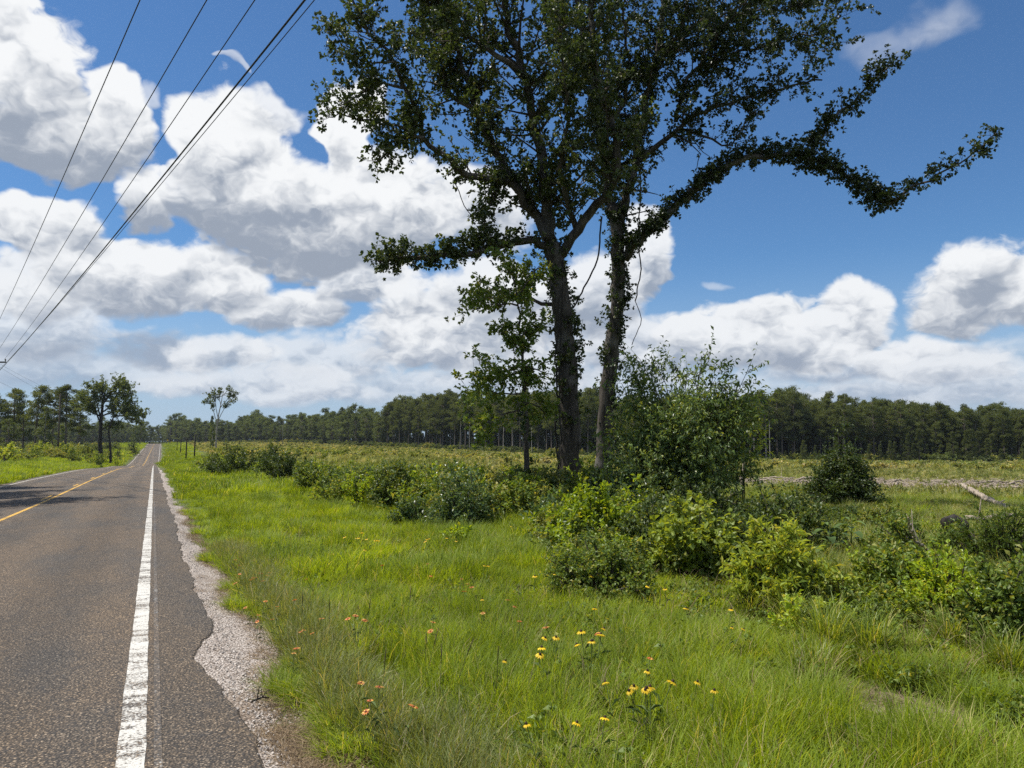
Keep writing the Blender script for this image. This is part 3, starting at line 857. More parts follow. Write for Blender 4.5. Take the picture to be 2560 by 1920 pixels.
oak('oak_tree', 'leaning ivy-clad oak just behind the bare-trunked one, long drooping limb reaching right',
    disp([(1306, 1060), (1305, 960), (1312, 850), (1326, 720), (1336, 600), (1334, 520), (1326, 450)]), DR, DR - .5, (.27, .19),
    [
        ([(1535, 540), (1517, 450), (1503, 344), (1480, 210), (1450, 80), (1440, -80)], DR - .4, DR + .6, .15, .06, 3.8, .8, 2.0, FULL),
        ([(1550, 560), (1579, 447), (1606, 309), (1623, 206), (1640, 137), (1654, 52), (1660, -80)], DR - .5, DR - .8, .15, .06, 2.8, .6, 1.7, FULL),
        ([(1623, 205), (1690, 95), (1725, -30), (1740, -120)], DR - .6, DR - 2.4, .08, .03, 3.4, .6, 1.6, FULL),
        ([(1600, 400), (1650, 355), (1700, 320), (1744, 282), (1812, 261), (1915, 234), (1984, 216), (2055, 200)], DR - .7, DR - 2.6, .10, .02, 3.0, .35, 1.1, dict(N_, t0=.15)),
        ([(1690, 305), (1709, 220), (1744, 172), (1847, 130), (1950, 100), (2050, 80), (2110, 20)], DR - .9, DR - 2.8, .075, .015, 3.6, .5, 1.4, FULL),
        ([(1700, 322), (1760, 342), (1826, 360), (1868, 300), (1920, 250)], DR - .9, DR - 1.8, .05, .012, 2.6, .2, .7, dict(N_, hug=1.0)),
        ([(1744, 175), (1790, 90), (1850, 20), (1900, -60)], DR - 1.5, DR - 3.5, .05, .015, 3.8, .5, 1.4, FULL),
        ([(1640, 137), (1740, 60), (1860, 30), (1980, 20), (2080, -30)], DR - .7, DR + 1.6, .06, .015, 3.8, .5, 1.4, FULL),
        ([(1684, 330), (1720, 352), (1775, 392)], DR - .8, DR - 1.4, .035, .008, .0, .2, .5, dict(hug=.5)),
        (disp([(1350, 560), (1375, 520), (1420, 487), (1480, 430), (1540, 375), (1600, 348), (1700, 335), (1770, 352), (1840, 385), (1880, 418), (1925, 440)]), DR - .5, DR - 3.2, .15, .045, 2.2, .15, .5, dict(twigs=6, rn=8, hug=13, hugl=.46, t0=.04, up=.1)),
        (disp([(1925, 440), (1960, 412), (2050, 365), (2120, 318), (2152, 288)]), DR - 3.2, DR - 3.9, .04, .015, 1.6, .12, .32, dict(twigs=4, rn=7, hug=4, hugl=.25)),
        (disp([(1740, 342), (1775, 290), (1800, 250), (1840, 220), (1885, 178), (1925, 138)]), DR - 2.2, DR - 3.0, .07, .014, 2.4, .15, .5, dict(twigs=5, rn=7, hug=8)),
        (disp([(1480, 300), (1510, 330), (1505, 365)]), DR - 1.4, DR - 1.4, .02, .01, .0, .1, .3, dict(hug=0)),
        ([(1480, 210), (1420, 130), (1380, 40), (1360, -50)], DR + .3, DR + 2.2, .07, .025, 3.8, .6, 1.6, FULL),
        ([(1503, 344), (1560, 250), (1570, 150), (1560, 30), (1570, -80)], DR, DR - 2.6, .07, .025, 3.8, .6, 1.6, FULL),
    ], 23,
    [(disp([(1372, 240), (1380, 330), (1384, 420), (1378, 520), (1384, 580), (1372, 650)]), DR - 1.0, DR - .9, .02),
     (disp([(1372, 650), (1385, 690), (1365, 745)]), DR - .9, DR - .85, .012)],
    [(.28, .44, 16), (.44, 1, 30), (.12, .28, 10)])

# ------------------------------------------------------------------ shrubs, saplings, verge plants
def shrub_mesh(rng, h, rx, ry, stems, twigs, per, lsize, width, droop=.1, upright=.35, shape='dome', low=.15, lift=.3, r0=.02, spread=.8):
    """Stems fanning from the foot, twigs on them and leaves along the twigs. Returns (wood, leaf) builders at the origin."""
    wood, leaf = MB(), MB()
    a = rng.uniform(0, 2 * math.pi, stems)
    e = np.sqrt(rng.uniform(0, 1, stems))
    if shape == 'cone':
        zt = h * (1 - .85 * e) * rng.uniform(.8, 1.05, stems)
    elif shape == 'fan':
        zt = h * (1 - .45 * e ** 2) * rng.choice([.5, .62, .72, .85, 1.0], stems) * rng.uniform(.9, 1.03, stems)
    else:
        zt = h * np.sqrt(np.clip(1.02 - e ** 2, 0.03, 1)) * rng.uniform(.62, 1.0, stems)
    tip = np.stack([rx * e * np.cos(a), ry * e * np.sin(a), zt], 1)
    foot = np.stack([rx * .18 * e * np.cos(a), ry * .18 * e * np.sin(a), np.full(stems, -.03)], 1)
    mid = foot * .6 + tip * .4; mid[:, 2] = tip[:, 2] * (.5 + upright * .3)
    K = 6
    q = np.linspace(0, 1, K)[None, :, None]
    pts = foot[:, None] * (1 - q) ** 2 + 2 * mid[:, None] * q * (1 - q) + tip[:, None] * q ** 2
    pts[:, 1:] += rng.standard_normal((stems, K - 1, 3)) * .02 * h
    for k in range(stems):
        wood.tube(pts[k], np.linspace(r0, r0 * .25, K), 4, cap=False)
    T = stems * twigs
    b = np.repeat(np.arange(stems), twigs)
    v = rng.uniform(low, 1, T); v[::twigs] = 1
    kk = np.clip((v * (K - 1)).astype(int), 0, K - 2); ff = (v * (K - 1) - kk)[:, None]
    ts = pts[b, kk] * (1 - ff) + pts[b, kk + 1] * ff
    rad = ts * np.array([1, 1, 0])
    td = unit(unit(rng.standard_normal((T, 3))) * spread + unit(rad) * .45 + np.array([0, 0, lift]) + unit(pts[b, kk + 1] - pts[b, kk]) * .4)
    tl = rng.uniform(.10, .26, T) * h ** .5 * (rx + ry + h) ** .5 * .55
    te = ts + td * tl[:, None]
    sd = unit(np.cross(td, rng.standard_normal((T, 3)))) * r0 * .2
    wood.add(np.stack([ts + sd, ts - sd, te], 1).reshape(-1, 3), None, np.arange(T * 3).reshape(-1, 3))
    N = T * per
    c = np.repeat(np.arange(T), per)
    w = np.tile(np.linspace(.12, 1.0, per), T) + rng.uniform(-.05, .05, N)
    lp = ts[c] + td[c] * (tl[c] * w)[:, None]
    ld = unit(td[c] * .6 + unit(rng.standard_normal((N, 3))) * .85 + np.array([0, 0, .1 - droop * 1.6]))
    keep = lp[:, 2] > .02
    tint = np.clip(np.repeat(rng.random(T), per) * .5 + rng.random(N) * .5, 0, 1)
    leaf.leaves(lp[keep], ld[keep], (lsize * rng.uniform(.6, 1.25, N))[keep], width=width, droop=droop, tint=tint[keep], rng=rng)
    return wood, leaf

SEED = [100]
def shrub(name, label, px, base, top, wpx, mat, leafsize, stems=26, twigs=12, per=7, width=.3, cat='shrub', group=None, D=None, depth=1.0, **kw):
    """A shrub whose foot is at pixel (px, base), its top at row top and wpx pixels wide."""
    SEED[0] += 1
    rng = np.random.default_rng(SEED[0])
    if D is None:
        g, D = on_ground(px, base, .16)
    else:
        g = stand(px, D)
    h = max(P(px, top, D)[2] - g[2], .25)
    rx = wpx / F * D / 2 * 1.12
    wood, leaf = shrub_mesh(rng, h, rx, rx * depth, stems, twigs, per, leafsize, width, **kw)
    root = empty(name, g, label, cat, group)
    for m, nm, mt in ((wood, 'stem', M['twig_bark']), (leaf, 'foliage', M[mat])):
        o = m.build(nm, mt)
        o.parent = root
    return root

# the hedge of brush along the verge, from the far end towards the camera
shrub('shrub', 'dark rounded bush at the far end of the brush hedge beside the road', 585, 1193, 1112, 150, 'dark_leaf', .15, 34, 16, 8)
shrub('shrub', 'pale green weedy bush at the foot of the last dark post', 522, 1172, 1128, 70, 'brush_leaf', .15, 18, 10, 7)
shrub('cedar_shrub', 'small dark pointed cedar rising out of the far brush hedge', 676, 1172, 1088, 52, 'dark_leaf', .14, 22, 18, 8, shape='cone', low=.05)
shrub('shrub', 'broad dark brownish bush in the middle of the far hedge', 715, 1206, 1118, 165, 'dark_leaf', .13, 34, 16, 8)
shrub('shrub', 'fresh green bush at the near end of the dark far hedge', 800, 1226, 1143, 130, 'mid_leaf', .11, 30, 15, 8)
shrub('shrub', 'low spreading green bush below the near end of the dark hedge', 838, 1252, 1188, 110, 'mid_leaf', .085, 24, 14, 7)
shrub('shrub', 'bright green bush between the low spreading bush and the dark glossy one', 905, 1262, 1180, 120, 'bright_leaf', .08, 26, 14, 7)
shrub('shrub', 'dark glossy-leaved bush left of the conical blue-green one', 985, 1268, 1150, 135, 'dark_leaf', .09, 34, 18, 7)
shrub('shrub', 'low blue-green bush at the foot of the dark glossy bush', 1035, 1308, 1240, 110, 'blue_leaf', .07, 22, 14, 7)
shrub('shrub', 'conical blue-green bush standing in dead branches left of the sapling', 1158, 1312, 1148, 150, 'blue_leaf', .075, 44, 22, 7, shape='cone', low=.05)
shrub('fern_plant', 'small bright fern-like plant in front of the conical bush', 1140, 1358, 1305, 80, 'bright_leaf', .075, 16, 10, 7, cat='plant')
shrub('shrub', 'tangle of green vines around the foot of the ivy-covered sapling', 1290, 1298, 1196, 130, 'mid_leaf', .08, 26, 14, 7)
shrub('shrub', 'leafy brush behind the sapling at the edge of the clearing', 1230, 1225, 1160, 190, 'brush_leaf', .12, 28, 14, 7)
shrub('shrub', 'brush patch growing behind the two oak trunks', 1490, 1215, 1140, 180, 'brush_leaf', .12, 26, 14, 7)
# around the big trees
shrub('tall_shrub', 'tall many-stemmed shrub with long glossy leaves right of the oaks', 1712, 1292, 815, 325, 'glossy_leaf', .115, 58, 46, 8, width=.21, shape='fan', droop=.45, upright=.8, low=.12, r0=.028, D=17.0, lift=.35)
shrub('tall_shrub', 'slim yellow-green sapling growing through the right side of the tall glossy shrub', 1845, 1292, 895, 110, 'lime_leaf', .10, 8, 12, 8, width=.24, shape='fan', droop=.3, upright=.8, low=.62, D=17.6)
shrub('shrub', 'blue-green bush hiding the foot of the ivy-clad oak', 1545, 1310, 1130, 170, 'blue_leaf', .085, 40, 22, 7, D=16.2)
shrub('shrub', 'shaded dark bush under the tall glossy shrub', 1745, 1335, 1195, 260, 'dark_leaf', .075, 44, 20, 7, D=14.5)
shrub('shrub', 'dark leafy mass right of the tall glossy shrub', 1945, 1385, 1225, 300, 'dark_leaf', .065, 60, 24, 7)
shrub('shrub', 'glossy bright yellow-green bush in front of the bare oak trunk', 1472, 1385, 1210, 190, 'bright_leaf', .075, 50, 22, 7, width=.3, upright=.8, lift=.6)
shrub('shrub', 'low dull green fine-leaved bush in front of the glossy bright one', 1500, 1462, 1338, 270, 'mid_leaf', .038, 70, 22, 9, width=.35)
shrub('shrub', 'lime green maple-leaved bush in front of the tall glossy shrub', 1735, 1425, 1235, 200, 'lime_leaf', .075, 46, 20, 7, width=.42)
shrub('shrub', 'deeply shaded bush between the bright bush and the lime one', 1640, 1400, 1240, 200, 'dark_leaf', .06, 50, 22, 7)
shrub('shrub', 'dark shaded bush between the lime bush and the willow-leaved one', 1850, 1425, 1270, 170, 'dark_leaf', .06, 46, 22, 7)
shrub('shrub', 'pale willow-leaved bush right of the lime maple-leaved one', 1950, 1502, 1315, 220, 'lime_leaf', .085, 56, 22, 8, width=.13, upright=.8, lift=.55)
shrub('small_tree', 'small dark conical tree standing alone in the clearing', 2103, 1292, 1072, 145, 'dark_leaf', .085, 80, 30, 7, cat='tree', shape='cone', low=.06, D=20.5)
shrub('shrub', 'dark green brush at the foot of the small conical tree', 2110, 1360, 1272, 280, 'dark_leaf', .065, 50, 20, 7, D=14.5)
shrub('sapling', 'pale yellow-green sprig standing at the front edge of the weeds', 2100, 1518, 1425, 85, 'lime_leaf', .06, 12, 9, 6, cat='plant', width=.3)
shrub('weed_clump', 'broad leafy weed clump right of the yellow-green sprig', 2240, 1500, 1372, 230, 'mid_leaf', .055, 60, 20, 7, cat='plant')
shrub('weed_clump', 'bright leafy weed clump in front of the leaning pale branch', 2385, 1530, 1385, 230, 'bright_leaf', .05, 56, 20, 7, cat='plant', width=.22)
shrub('weed_clump', 'dark leafy weed clump at the right edge below the lone sunflower', 2530, 1600, 1372, 200, 'mid_leaf', .048, 60, 22, 7, cat='plant')
shrub('weed_clump', 'tall green weeds behind the leaning pale branch', 2300, 1405, 1282, 280, 'mid_leaf', .055, 60, 20, 7, cat='plant')
shrub('weed_clump', 'tall feathery weeds under the sunflower at the right edge', 2500, 1435, 1262, 220, 'mid_leaf', .055, 60, 20, 8, cat='plant', width=.12, upright=.8)
shrub('weed_clump', 'fine-leaved weeds between the small conical tree and the charred log', 2215, 1330, 1262, 150, 'brush_leaf', .06, 26, 14, 7, cat='plant')

# the ivy-covered sapling left of the oaks
def sapling():
    rng = np.random.default_rng(77)
    D = 18.0
    tp = limb_path(disp([(1146, 1128), (1140, 1030), (1136, 900), (1131, 800), (1124, 730), (1118, 660), (1112, 590)]), D, D + .3, .2, .015, rng)
    g = gz(tp[0, 0], tp[0, 1]); tp[0, 2] = g - .1
    root = empty('sapling_tree', (tp[0, 0], tp[0, 1], g), 'slender ivy-covered sapling just left of the bare oak trunk', 'tree')
    rad = np.linspace(.085, .012, len(tp))
    b = MB(); b.tube(tp, rad, 9, wob=.05); b.build('trunk', M['oak_bark'], root, smooth=True)
    wood, leaf, ivy = MB(), MB(), MB()
    limbs = [(disp([(1131, 800), (1100, 812), (1060, 818), (1020, 850)]), .8), (disp([(1134, 850), (1090, 850), (1040, 838), (1012, 825)]), .9), (disp([(1136, 880), (1100, 890), (1060, 905), (1035, 925)]), .8),
             (disp([(1130, 790), (1160, 800), (1185, 812)]), .5), (disp([(1136, 870), (1165, 880), (1185, 905)]), .5), (disp([(1128, 770), (1095, 720), (1085, 690)]), .5),
             (disp([(1124, 730), (1150, 700), (1180, 690)]), .5), (disp([(1118, 660), (1080, 655), (1030, 650)]), .5), (disp([(1114, 620), (1100, 580), (1085, 560)]), .4), (disp([(1116, 640), (1150, 600), (1170, 570)]), .4)]
    for pts, l in limbs:
        q = limb_path(pts, D, D - rng.uniform(-.8, .8), .15, .02, rng)
        rr = np.linspace(.025, .006, len(q))
        bb = MB(); bb.tube(q, rr, 6); bb.build('limb', M['twig_bark'], root)
        sprout(q, rr, wood, leaf, rng, 9, .15, l, 7, 6, .105, up=.1, thin=.006, tw=(.08, .28), wide=.3)
    n = len(tp)
    sprout(tp[:int(n * .55)], rad[:int(n * .55)], wood, ivy, rng, 9, .06, .2, 4, 5, .08, up=0, thin=.004, tw=(.04, .14))
    sprout(tp[int(n * .55):], rad[int(n * .55):], wood, leaf, rng, 7, .12, .4, 5, 6, .11, up=.1, thin=.005, tw=(.06, .25))
    wood.build('branchwork', M['twig_bark'], root)
    leaf.build('crown', M['mid_leaf'], root)
    ivy.build('ivy', M['ivy_leaf'], root)
sapling()

# milkweed-like plant with big leaves, every leaf a part of its own
def big_leaf_plant(label, px, base, h, n, seed):
    rng = np.random.default_rng(seed)
    g, D = on_ground(px, base)
    root = empty('broad_leaved_plant', g, label, 'plant')
    st = np.array([[0, 0, -.02], [.01, .01, h * .5], [.03, 0, h]])
    b = MB(); b.tube(smooth_path(st, .06), np.linspace(.012, .006, len(smooth_path(st, .06))), 6)
    b.build('stem', M['stem']).parent = root
    for k in range(n):
        z = h * (.3 + .7 * k / (n - 1)); a = k * 2.4 + rng.uniform(-.3, .3)
        L = rng.uniform(.17, .26) * (1.1 - .35 * k / n); w = L * .24
        up_ = .25 + .5 * k / n
        mb = MB()
        S_ = 7
        q = np.linspace(0, 1, S_)
        prof = w * np.sin(np.pi * np.clip(q * .93 + .05, 0, 1)) ** .8
        x = L * q; zz = L * (up_ * q - (up_ + .35) * q ** 2 * .8)
        left = np.stack([x, prof, zz + .25 * prof], 1); right = np.stack([x, -prof, zz + .25 * prof], 1); rib = np.stack([x, 0 * x, zz], 1)
        i = np.arange(S_ - 1)
        mb.add(np.vstack([left, rib, right]), np.vstack([np.stack([i, i + 1, i + S_ + 1, i + S_], 1), np.stack([i + S_, i + S_ + 1, i + 2 * S_ + 1, i + 2 * S_], 1)]), None, rng.random())
        o = mb.build('leaf', M['big_leaf'], smooth=True)
        o.parent = root
        o.location = (.02 * math.cos(a), .02 * math.sin(a), z)
        o.rotation_euler = (0, 0, a)
big_leaf_plant('plant with large smooth blue-green leaves in front of the small conical tree', 2075, 1440, .62, 12, 5)
big_leaf_plant('second large-leaved plant just right of the first, narrower and upright', 2130, 1430, .66, 12, 9)

# ------------------------------------------------------------------ trees in the distance
def far_tree(rng, kind, h):
    """Trunk and crown builders, foot at the origin, h metres tall."""
    wood, leaf = MB(), MB()
    lean = rng.uniform(-.04, .04, 2) * h
    K = 9
    q = np.linspace(0, 1, K)
    r0 = h * (.0125 if kind == 'pine' else .018)
    tp = np.stack([lean[0] * q ** 2 + .01 * h * np.sin(q * 5 + rng.uniform(0, 6)) * q, lean[1] * q ** 2, h * .95 * q - .3 * (q == 0)], 1)
    wood.tube(tp, r0 * (1 - .82 * q), 7)
    if kind == 'pine': t0, n, spread = rng.uniform(.28, .52), 36, rng.uniform(.12, .17)
    elif kind == 'young': t0, n, spread = .06, 46, .2
    elif kind == 'column': t0, n, spread = .12, 30, .15
    else: t0, n, spread = rng.uniform(.22, .36), 34, .27
    cents, rads = [], []
    for k in range(n):
        u = t0 + (1 - t0) * (k + rng.uniform(0, 1)) / n
        a = rng.uniform(0, 2 * math.pi)
        v = (u - t0) / (1 - t0)
        if kind == 'pine': reach = spread * h * (.45 + .75 * math.sin(math.pi * min(v * .9 + .12, 1))) * rng.uniform(.35, 1.0)
        elif kind == 'young': reach = spread * h * (1.05 - v) * rng.uniform(.5, 1.05)
        else: reach = spread * h * math.sqrt(max(.03, 1 - (2 * v - .85) ** 2 * .8)) * rng.uniform(.35, 1.05)
        base = np.array([np.interp(u, q, tp[:, 0]), np.interp(u, q, tp[:, 1]), np.interp(max(u - .05, .05), q, tp[:, 2])])
        end = base + np.array([reach * math.cos(a), reach * math.sin(a), (.25 if kind == 'broad' else .04) * reach + .02 * h])
        md = (base + end) / 2 + rng.standard_normal(3) * .012 * h
        wood.tube(np.array([base, md, end]), [r0 * .3, r0 * .2, r0 * .08], 4, cap=False)
        cents += [end, md * .4 + end * .6]
        cr = h * (.046 if kind == 'pine' else .045 if kind == 'young' else .058)
        rads += [cr * rng.uniform(.6, 1.45), cr * rng.uniform(.5, 1.0)]
    cents, rads = np.array(cents), np.array(rads)
    per = 78
    N = len(cents) * per
    c = np.repeat(np.arange(len(cents)), per)
    d = unit(rng.standard_normal((N, 3)))
    d[:, 2] *= .62
    pos = cents[c] + d * (rads[c] * rng.uniform(.25, 1.0, N) ** .6)[:, None]
    tint = np.clip(np.repeat(rng.random(len(cents)), per) * .5 + rng.random(N) * .5, 0, 1)
    if kind in ('pine', 'young'):
        leaf.leaves(pos, unit(d + np.array([0, 0, .5]) + .5 * rng.standard_normal((N, 3))), h * .021 * rng.uniform(.6, 1.4, N), width=.16, tint=tint, rng=rng)
    else:
        leaf.leaves(pos, unit(d + .8 * rng.standard_normal((N, 3))), h * .0195 * rng.uniform(.6, 1.4, N), width=.34, tint=tint, rng=rng)
    return wood, leaf
TPL = {}
rngT = np.random.default_rng(55)
for kind, lm, bm, cnt in (('pine', 'pine_leaf', 'pine_bark', 5), ('broad', 'wood_leaf', 'pine_bark', 5), ('young', 'pine_leaf', 'pine_bark', 4), ('column', 'wood_leaf', 'pale_bark', 3)):
    TPL[kind] = []
    for k in range(cnt):
        w_, l_ = far_tree(rngT, kind, 10.0)
        TPL[kind].append((w_.mesh('trunk', M[bm], True), l_.mesh('crown', M[lm])))
def put_tree(name, label, kind, X, Y, h, group=None, k=None, wide=1.0, cat='tree'):
    rng = rngT
    t, c = TPL[kind][int(rng.integers(len(TPL[kind]))) if k is None else k]
    root = empty(name, (X, Y, gz(X, Y)), label, cat, group)
    for nm, me in (('trunk', t), ('crown', c)):
        o = bpy.data.objects.new(nm, me)
        COL.objects.link(o)
        o.parent = root
    s = h / 10.0
    root.scale = (s * wide, s * wide, s)
    root.rotation_euler = (0, 0, rng.uniform(0, 6.28))
    return root
EDGE = np.array([(2950, 205), (2560, 212), (2200, 214), (1900, 217), (1600, 226), (1400, 242), (1150, 300), (1000, 345), (880, 400), (750, 470), (600, 520), (480, 560), (380, 640), (300, 600), (150, 500), (0, 450), (-250, 420)])[::-1].astype(float)
TOPS = np.array([(2950, 1020), (2560, 1022), (2440, 1010), (2350, 1012), (2240, 998), (2150, 1010), (2090, 986), (2030, 1000), (1990, 970), (1930, 985), (1800, 1000), (1500, 985), (1300, 985), (1150, 981), (1060, 992), (1000, 1001), (966, 1008), (958, 1052), (930, 1018), (870, 1022), (800, 1032),
                 (735, 1042), (687, 1052), (650, 1036), (610, 1042), (577, 1054), (500, 1054), (456, 1042), (427, 1043), (391, 1061), (340, 1062), (300, 1056), (200, 1057), (0, 1050), (-250, 1050)])[::-1].astype(float)
def edge_D(px): return float(np.interp(px, EDGE[:, 0], EDGE[:, 1]))
LAB = {('pine', 0): 'tall bare-trunked pine in the forest edge right of the tall glossy shrub', ('pine', 1): 'tall bare-trunked pine in the forest wall between the far gap and the oaks',
       ('broad', 0): 'rounded broadleaf tree in the low far wood right of the road', ('broad', 1): 'bluish far tree in the wood beyond the road crest and left pines'}
GRP = {('pine', 0): 'pines of the forest edge on the right', ('pine', 1): 'pines of the forest wall behind the oaks', ('broad', 0): 'trees of the far wood right of the road', ('broad', 1): 'trees of the far wood beyond the road'}
back = []
for row in range(9):
    px = 2900.0 if row > 1 else 2680.0
    while px > (-60 if row < 2 else -240):
        D0 = edge_D(px)
        D = D0 + row * (5.0 if px > 960 else 8.0) + rngT.uniform(-2, 2)
        step = F / D * (3.6 if px > 960 else 5.0) * rngT.uniform(.7, 1.35)
        x = px
        px -= step
        X, Y = col_at(x, D)
        if abs(X - float(road_x(Y)) + 3.5) < 9: continue
        g = gz(X, Y)
        top = float(np.interp(x, TOPS[:, 0], TOPS[:, 1])) + rngT.normal(0, 7) + (6 if row == 0 else 0)
        h = float(np.clip((P(x, top, D)[2] - g) * rngT.uniform(.78, 1.09), 7, 30))
        kind = 'pine' if x > 962 or rngT.random() < .2 else 'broad'
        if row < 2:
            seg = ('pine', 0 if x > 1700 else 1) if x > 962 else ('broad', 0 if x > 405 else 1)
            nm = 'pine_tree' if seg[0] == 'pine' else 'broadleaf_tree'
            if seg[0] == 'pine':
                where = next(w for lim, w in ((2400, 'at the right edge of the picture'), (2195, 'between the small conical tree and the right edge'), (2010, 'straight behind the small conical tree'), (1700, 'just right of and behind the tall glossy shrub'),
                                              (1560, 'behind the tall glossy shrub'), (1440, 'between the two oak trunks'), (1330, 'behind the sapling and the bare oak trunk'), (1180, 'left of the ivy-covered sapling'), (1060, 'midway between the sapling and the forest corner'), (-999, 'at the left corner of the pine forest')) if x > lim)
                lab_ = 'tall pine in the forest edge ' + where
            else:
                where = next(w for lim, w in ((850, 'beside the corner of the pine forest'), (715, 'right of the tall thin snag'), (600, 'between the lone slender tree and the thin snag'), (500, 'behind the lone slender tree'), (405, 'behind the dark posts by the road crest'), (330, 'left of the road crest'), (200, 'behind the big leaning tree'), (-999, 'behind the left pines')) if x > lim)
                lab_ = 'rounded tree of the far wood ' + where
            lab_ = ('front-row ' if row == 0 else 'second-row ') + lab_
            put_tree(nm, lab_, kind if seg[0] == 'pine' else ('broad' if rngT.random() < .85 else 'column'), X, Y, h, GRP[seg])
        else:
            back.append((X, Y, g, h, kind))
for x in np.linspace(335, 425, 16):
    X, Y = col_at(x + rngT.uniform(-3, 3), rngT.uniform(690, 730))
    put_tree('broadleaf_tree', 'dark far tree closing the view behind the road crest', 'broad', X, Y, P(x, 1063 + rngT.normal(0, 4), 700)[2] - gz(X, Y), 'far trees behind the road crest')
for x in np.linspace(350, 415, 14):
    X, Y = col_at(x, rngT.uniform(670, 690))
    put_tree('young_pine', 'dark young tree closing the foot of the view behind the road crest', 'young', X, Y, rngT.uniform(5, 9), 'young trees behind the road crest', wide=1.3)
# young pines filling the right part of the forest edge to the ground
for x in np.linspace(1950, 2640, 44):
    D = edge_D(x) - rngT.uniform(1, 9)
    X, Y = col_at(x + rngT.uniform(-8, 8), D)
    put_tree('young_pine', 'young bushy pine filling the foot of the forest edge at the right', 'young', X, Y, rngT.uniform(4.5, 10.5) * (1 if x > 2200 else .7), 'young pines along the right forest edge')
# pale bare trunks standing in front of the wall
for x, y0, y1 in [(1174, 1130, 1060), (1150, 1128, 1062), (1206, 1132, 1062), (1282, 1146, 1085), (1258, 1140, 1086), (1330, 1146, 1090), (1924, 1152, 1060), (1914, 1150, 1070), (1884, 1160, 1112)]:
    D = edge_D(x) - rngT.uniform(2, 5)
    X, Y = col_at(x, D); g = gz(X, Y)
    h = (y0 - y1) / F * D + 2
    b = MB(); q = np.linspace(0, 1, 6)[:, None]
    b.tube(np.array([0, 0, -.2]) + q * np.array([rngT.uniform(-.3, .3), 0, h]), np.linspace(.14, .06, 6), 6)
    b.tube(np.array([[0, 0, h * .8], [.5, .2, h * .88], [.9, .3, h * .9]]), [.03, .02, .01], 4)
    o = b.build('dead_snag', M['pale_bark'], smooth=True)
    o.location = (X, Y, g)
    tag(o, 'thin pale dead trunk standing in front of the dark pine wall', 'tree trunk', 'pale dead trunks at the forest edge')
o_ = col_at(706, 400)
b = MB(); b.tube(np.array([[0, 0, -.3], [.1, 0, 8], [.25, 0, 15.5]]), [.17, .12, .03], 6)
for z, l, s in ((6, 1.2, 1), (8.5, 1.0, -1), (11, .7, 1)):
    b.tube(np.array([[.1, 0, z], [.1 + s * l * .6, .1, z + .5], [.1 + s * l, .2, z + .7]]), [.04, .03, .015], 4)
o = b.build('dead_snag', M['pale_bark'], smooth=True); o.location = (o_[0], o_[1], gz(*o_))
tag(o, 'tall thin dead snag poking above the far wood right of the lone tree', 'tree trunk')

# the lone slender tree beside the road
def lone_tree():
    rng = np.random.default_rng(31)
    D = 196.0
    tp = limb_path([(539, 1128), (541, 1090), (543, 1062), (547, 1035), (552, 1012), (556, 990), (560, 976)], D, D, .8, .02, rng)
    g = gz(tp[0, 0], tp[0, 1]); tp[0, 2] = g - .2
    root = empty('slender_tree', (tp[0, 0], tp[0, 1], g), 'lone slender tree with an airy fan-shaped crown right of the far road', 'tree')
    b = MB(); b.tube(tp, np.linspace(.26, .05, len(tp)), 8); b.build('trunk', M['pale_bark'], root, smooth=True)
    leaf = MB(); wood = MB()
    L = [[(543, 1062), (536, 1035), (528, 1010), (518, 1000)], [(545, 1048), (540, 1015), (538, 990), (537, 978)], [(543, 1058), (556, 1030), (572, 1008), (590, 998)], [(550, 1020), (566, 1000), (578, 985), (584, 978)],
         [(552, 1012), (548, 990), (552, 972)], [(528, 1010), (515, 1008), (508, 1006)], [(540, 1015), (528, 992), (524, 985)], [(572, 1008), (585, 992), (592, 984)], [(556, 990), (568, 976), (572, 972)]]
    for pts in L:
        q = limb_path(pts, D, D + rng.uniform(-2.5, 2.5), .6, .05, rng)
        bb = MB(); bb.tube(q, np.linspace(.11, .03, len(q)), 5); bb.build('limb', M['pale_bark'], root, smooth=True)
        sprout(q, np.linspace(.1, .03, len(q)), wood, leaf, rng, 5.5, .3, 1.3, 4, 5, .30, t0=.5, tw=(.15, .5), thin=.015)
    wood.build('branchwork', M['twig_bark'], root); leaf.build('crown', M['wood_leaf'], root)
    X, Y = col_at(531, 193)
    t2 = put_tree('thin_tree', 'short dark ivy-wrapped tree standing against the lone slender tree', 'column', X, Y, 9.6, k=1, wide=.55)
lone_tree()

# left of the road: pines, the big leaning broadleaf, brush
for x, top, D, kind, lab in [(-12, 972, 188, 'pine', 'dark pine cut by the left edge of the picture'), (33, 960, 190, 'pine', 'leftmost whole pine, crown clear above the brush'), (58, 1000, 196, 'broad', 'low broadleaf tree between the two leftmost pines'),
                             (88, 951, 186, 'pine', 'dark twin-topped pine, tallest of the left group'), (112, 1010, 178, 'column', 'shaggy green tree under the twin-topped pine'), (131, 958, 192, 'pine', 'reddish-topped pine right of the twin-topped one'),
                             (165, 950, 186, 'pine', 'thin straight pine with a clear trunk left of the big leaning tree'), (199, 962, 184, 'pine', 'thin pine almost touching the big leaning tree'), (20, 1040, 172, 'broad', 'bushy low tree at the foot of the leftmost pine'),
                             (150, 1055, 176, 'column', 'grey-green low tree between the thin pines'), (350, 1046, 420, 'broad', 'rounded tree right of the big leaning one, near the road crest'), (338, 1062, 380, 'broad', 'small round tree left of the road crest')]:
    X, Y = col_at(x, D)
    h = P(x, top, D)[2] - gz(X, Y)
    put_tree('pine_tree' if kind == 'pine' else 'broadleaf_tree', lab, kind, X, Y, h, wide=(1.15 if kind == 'pine' else 1.0))
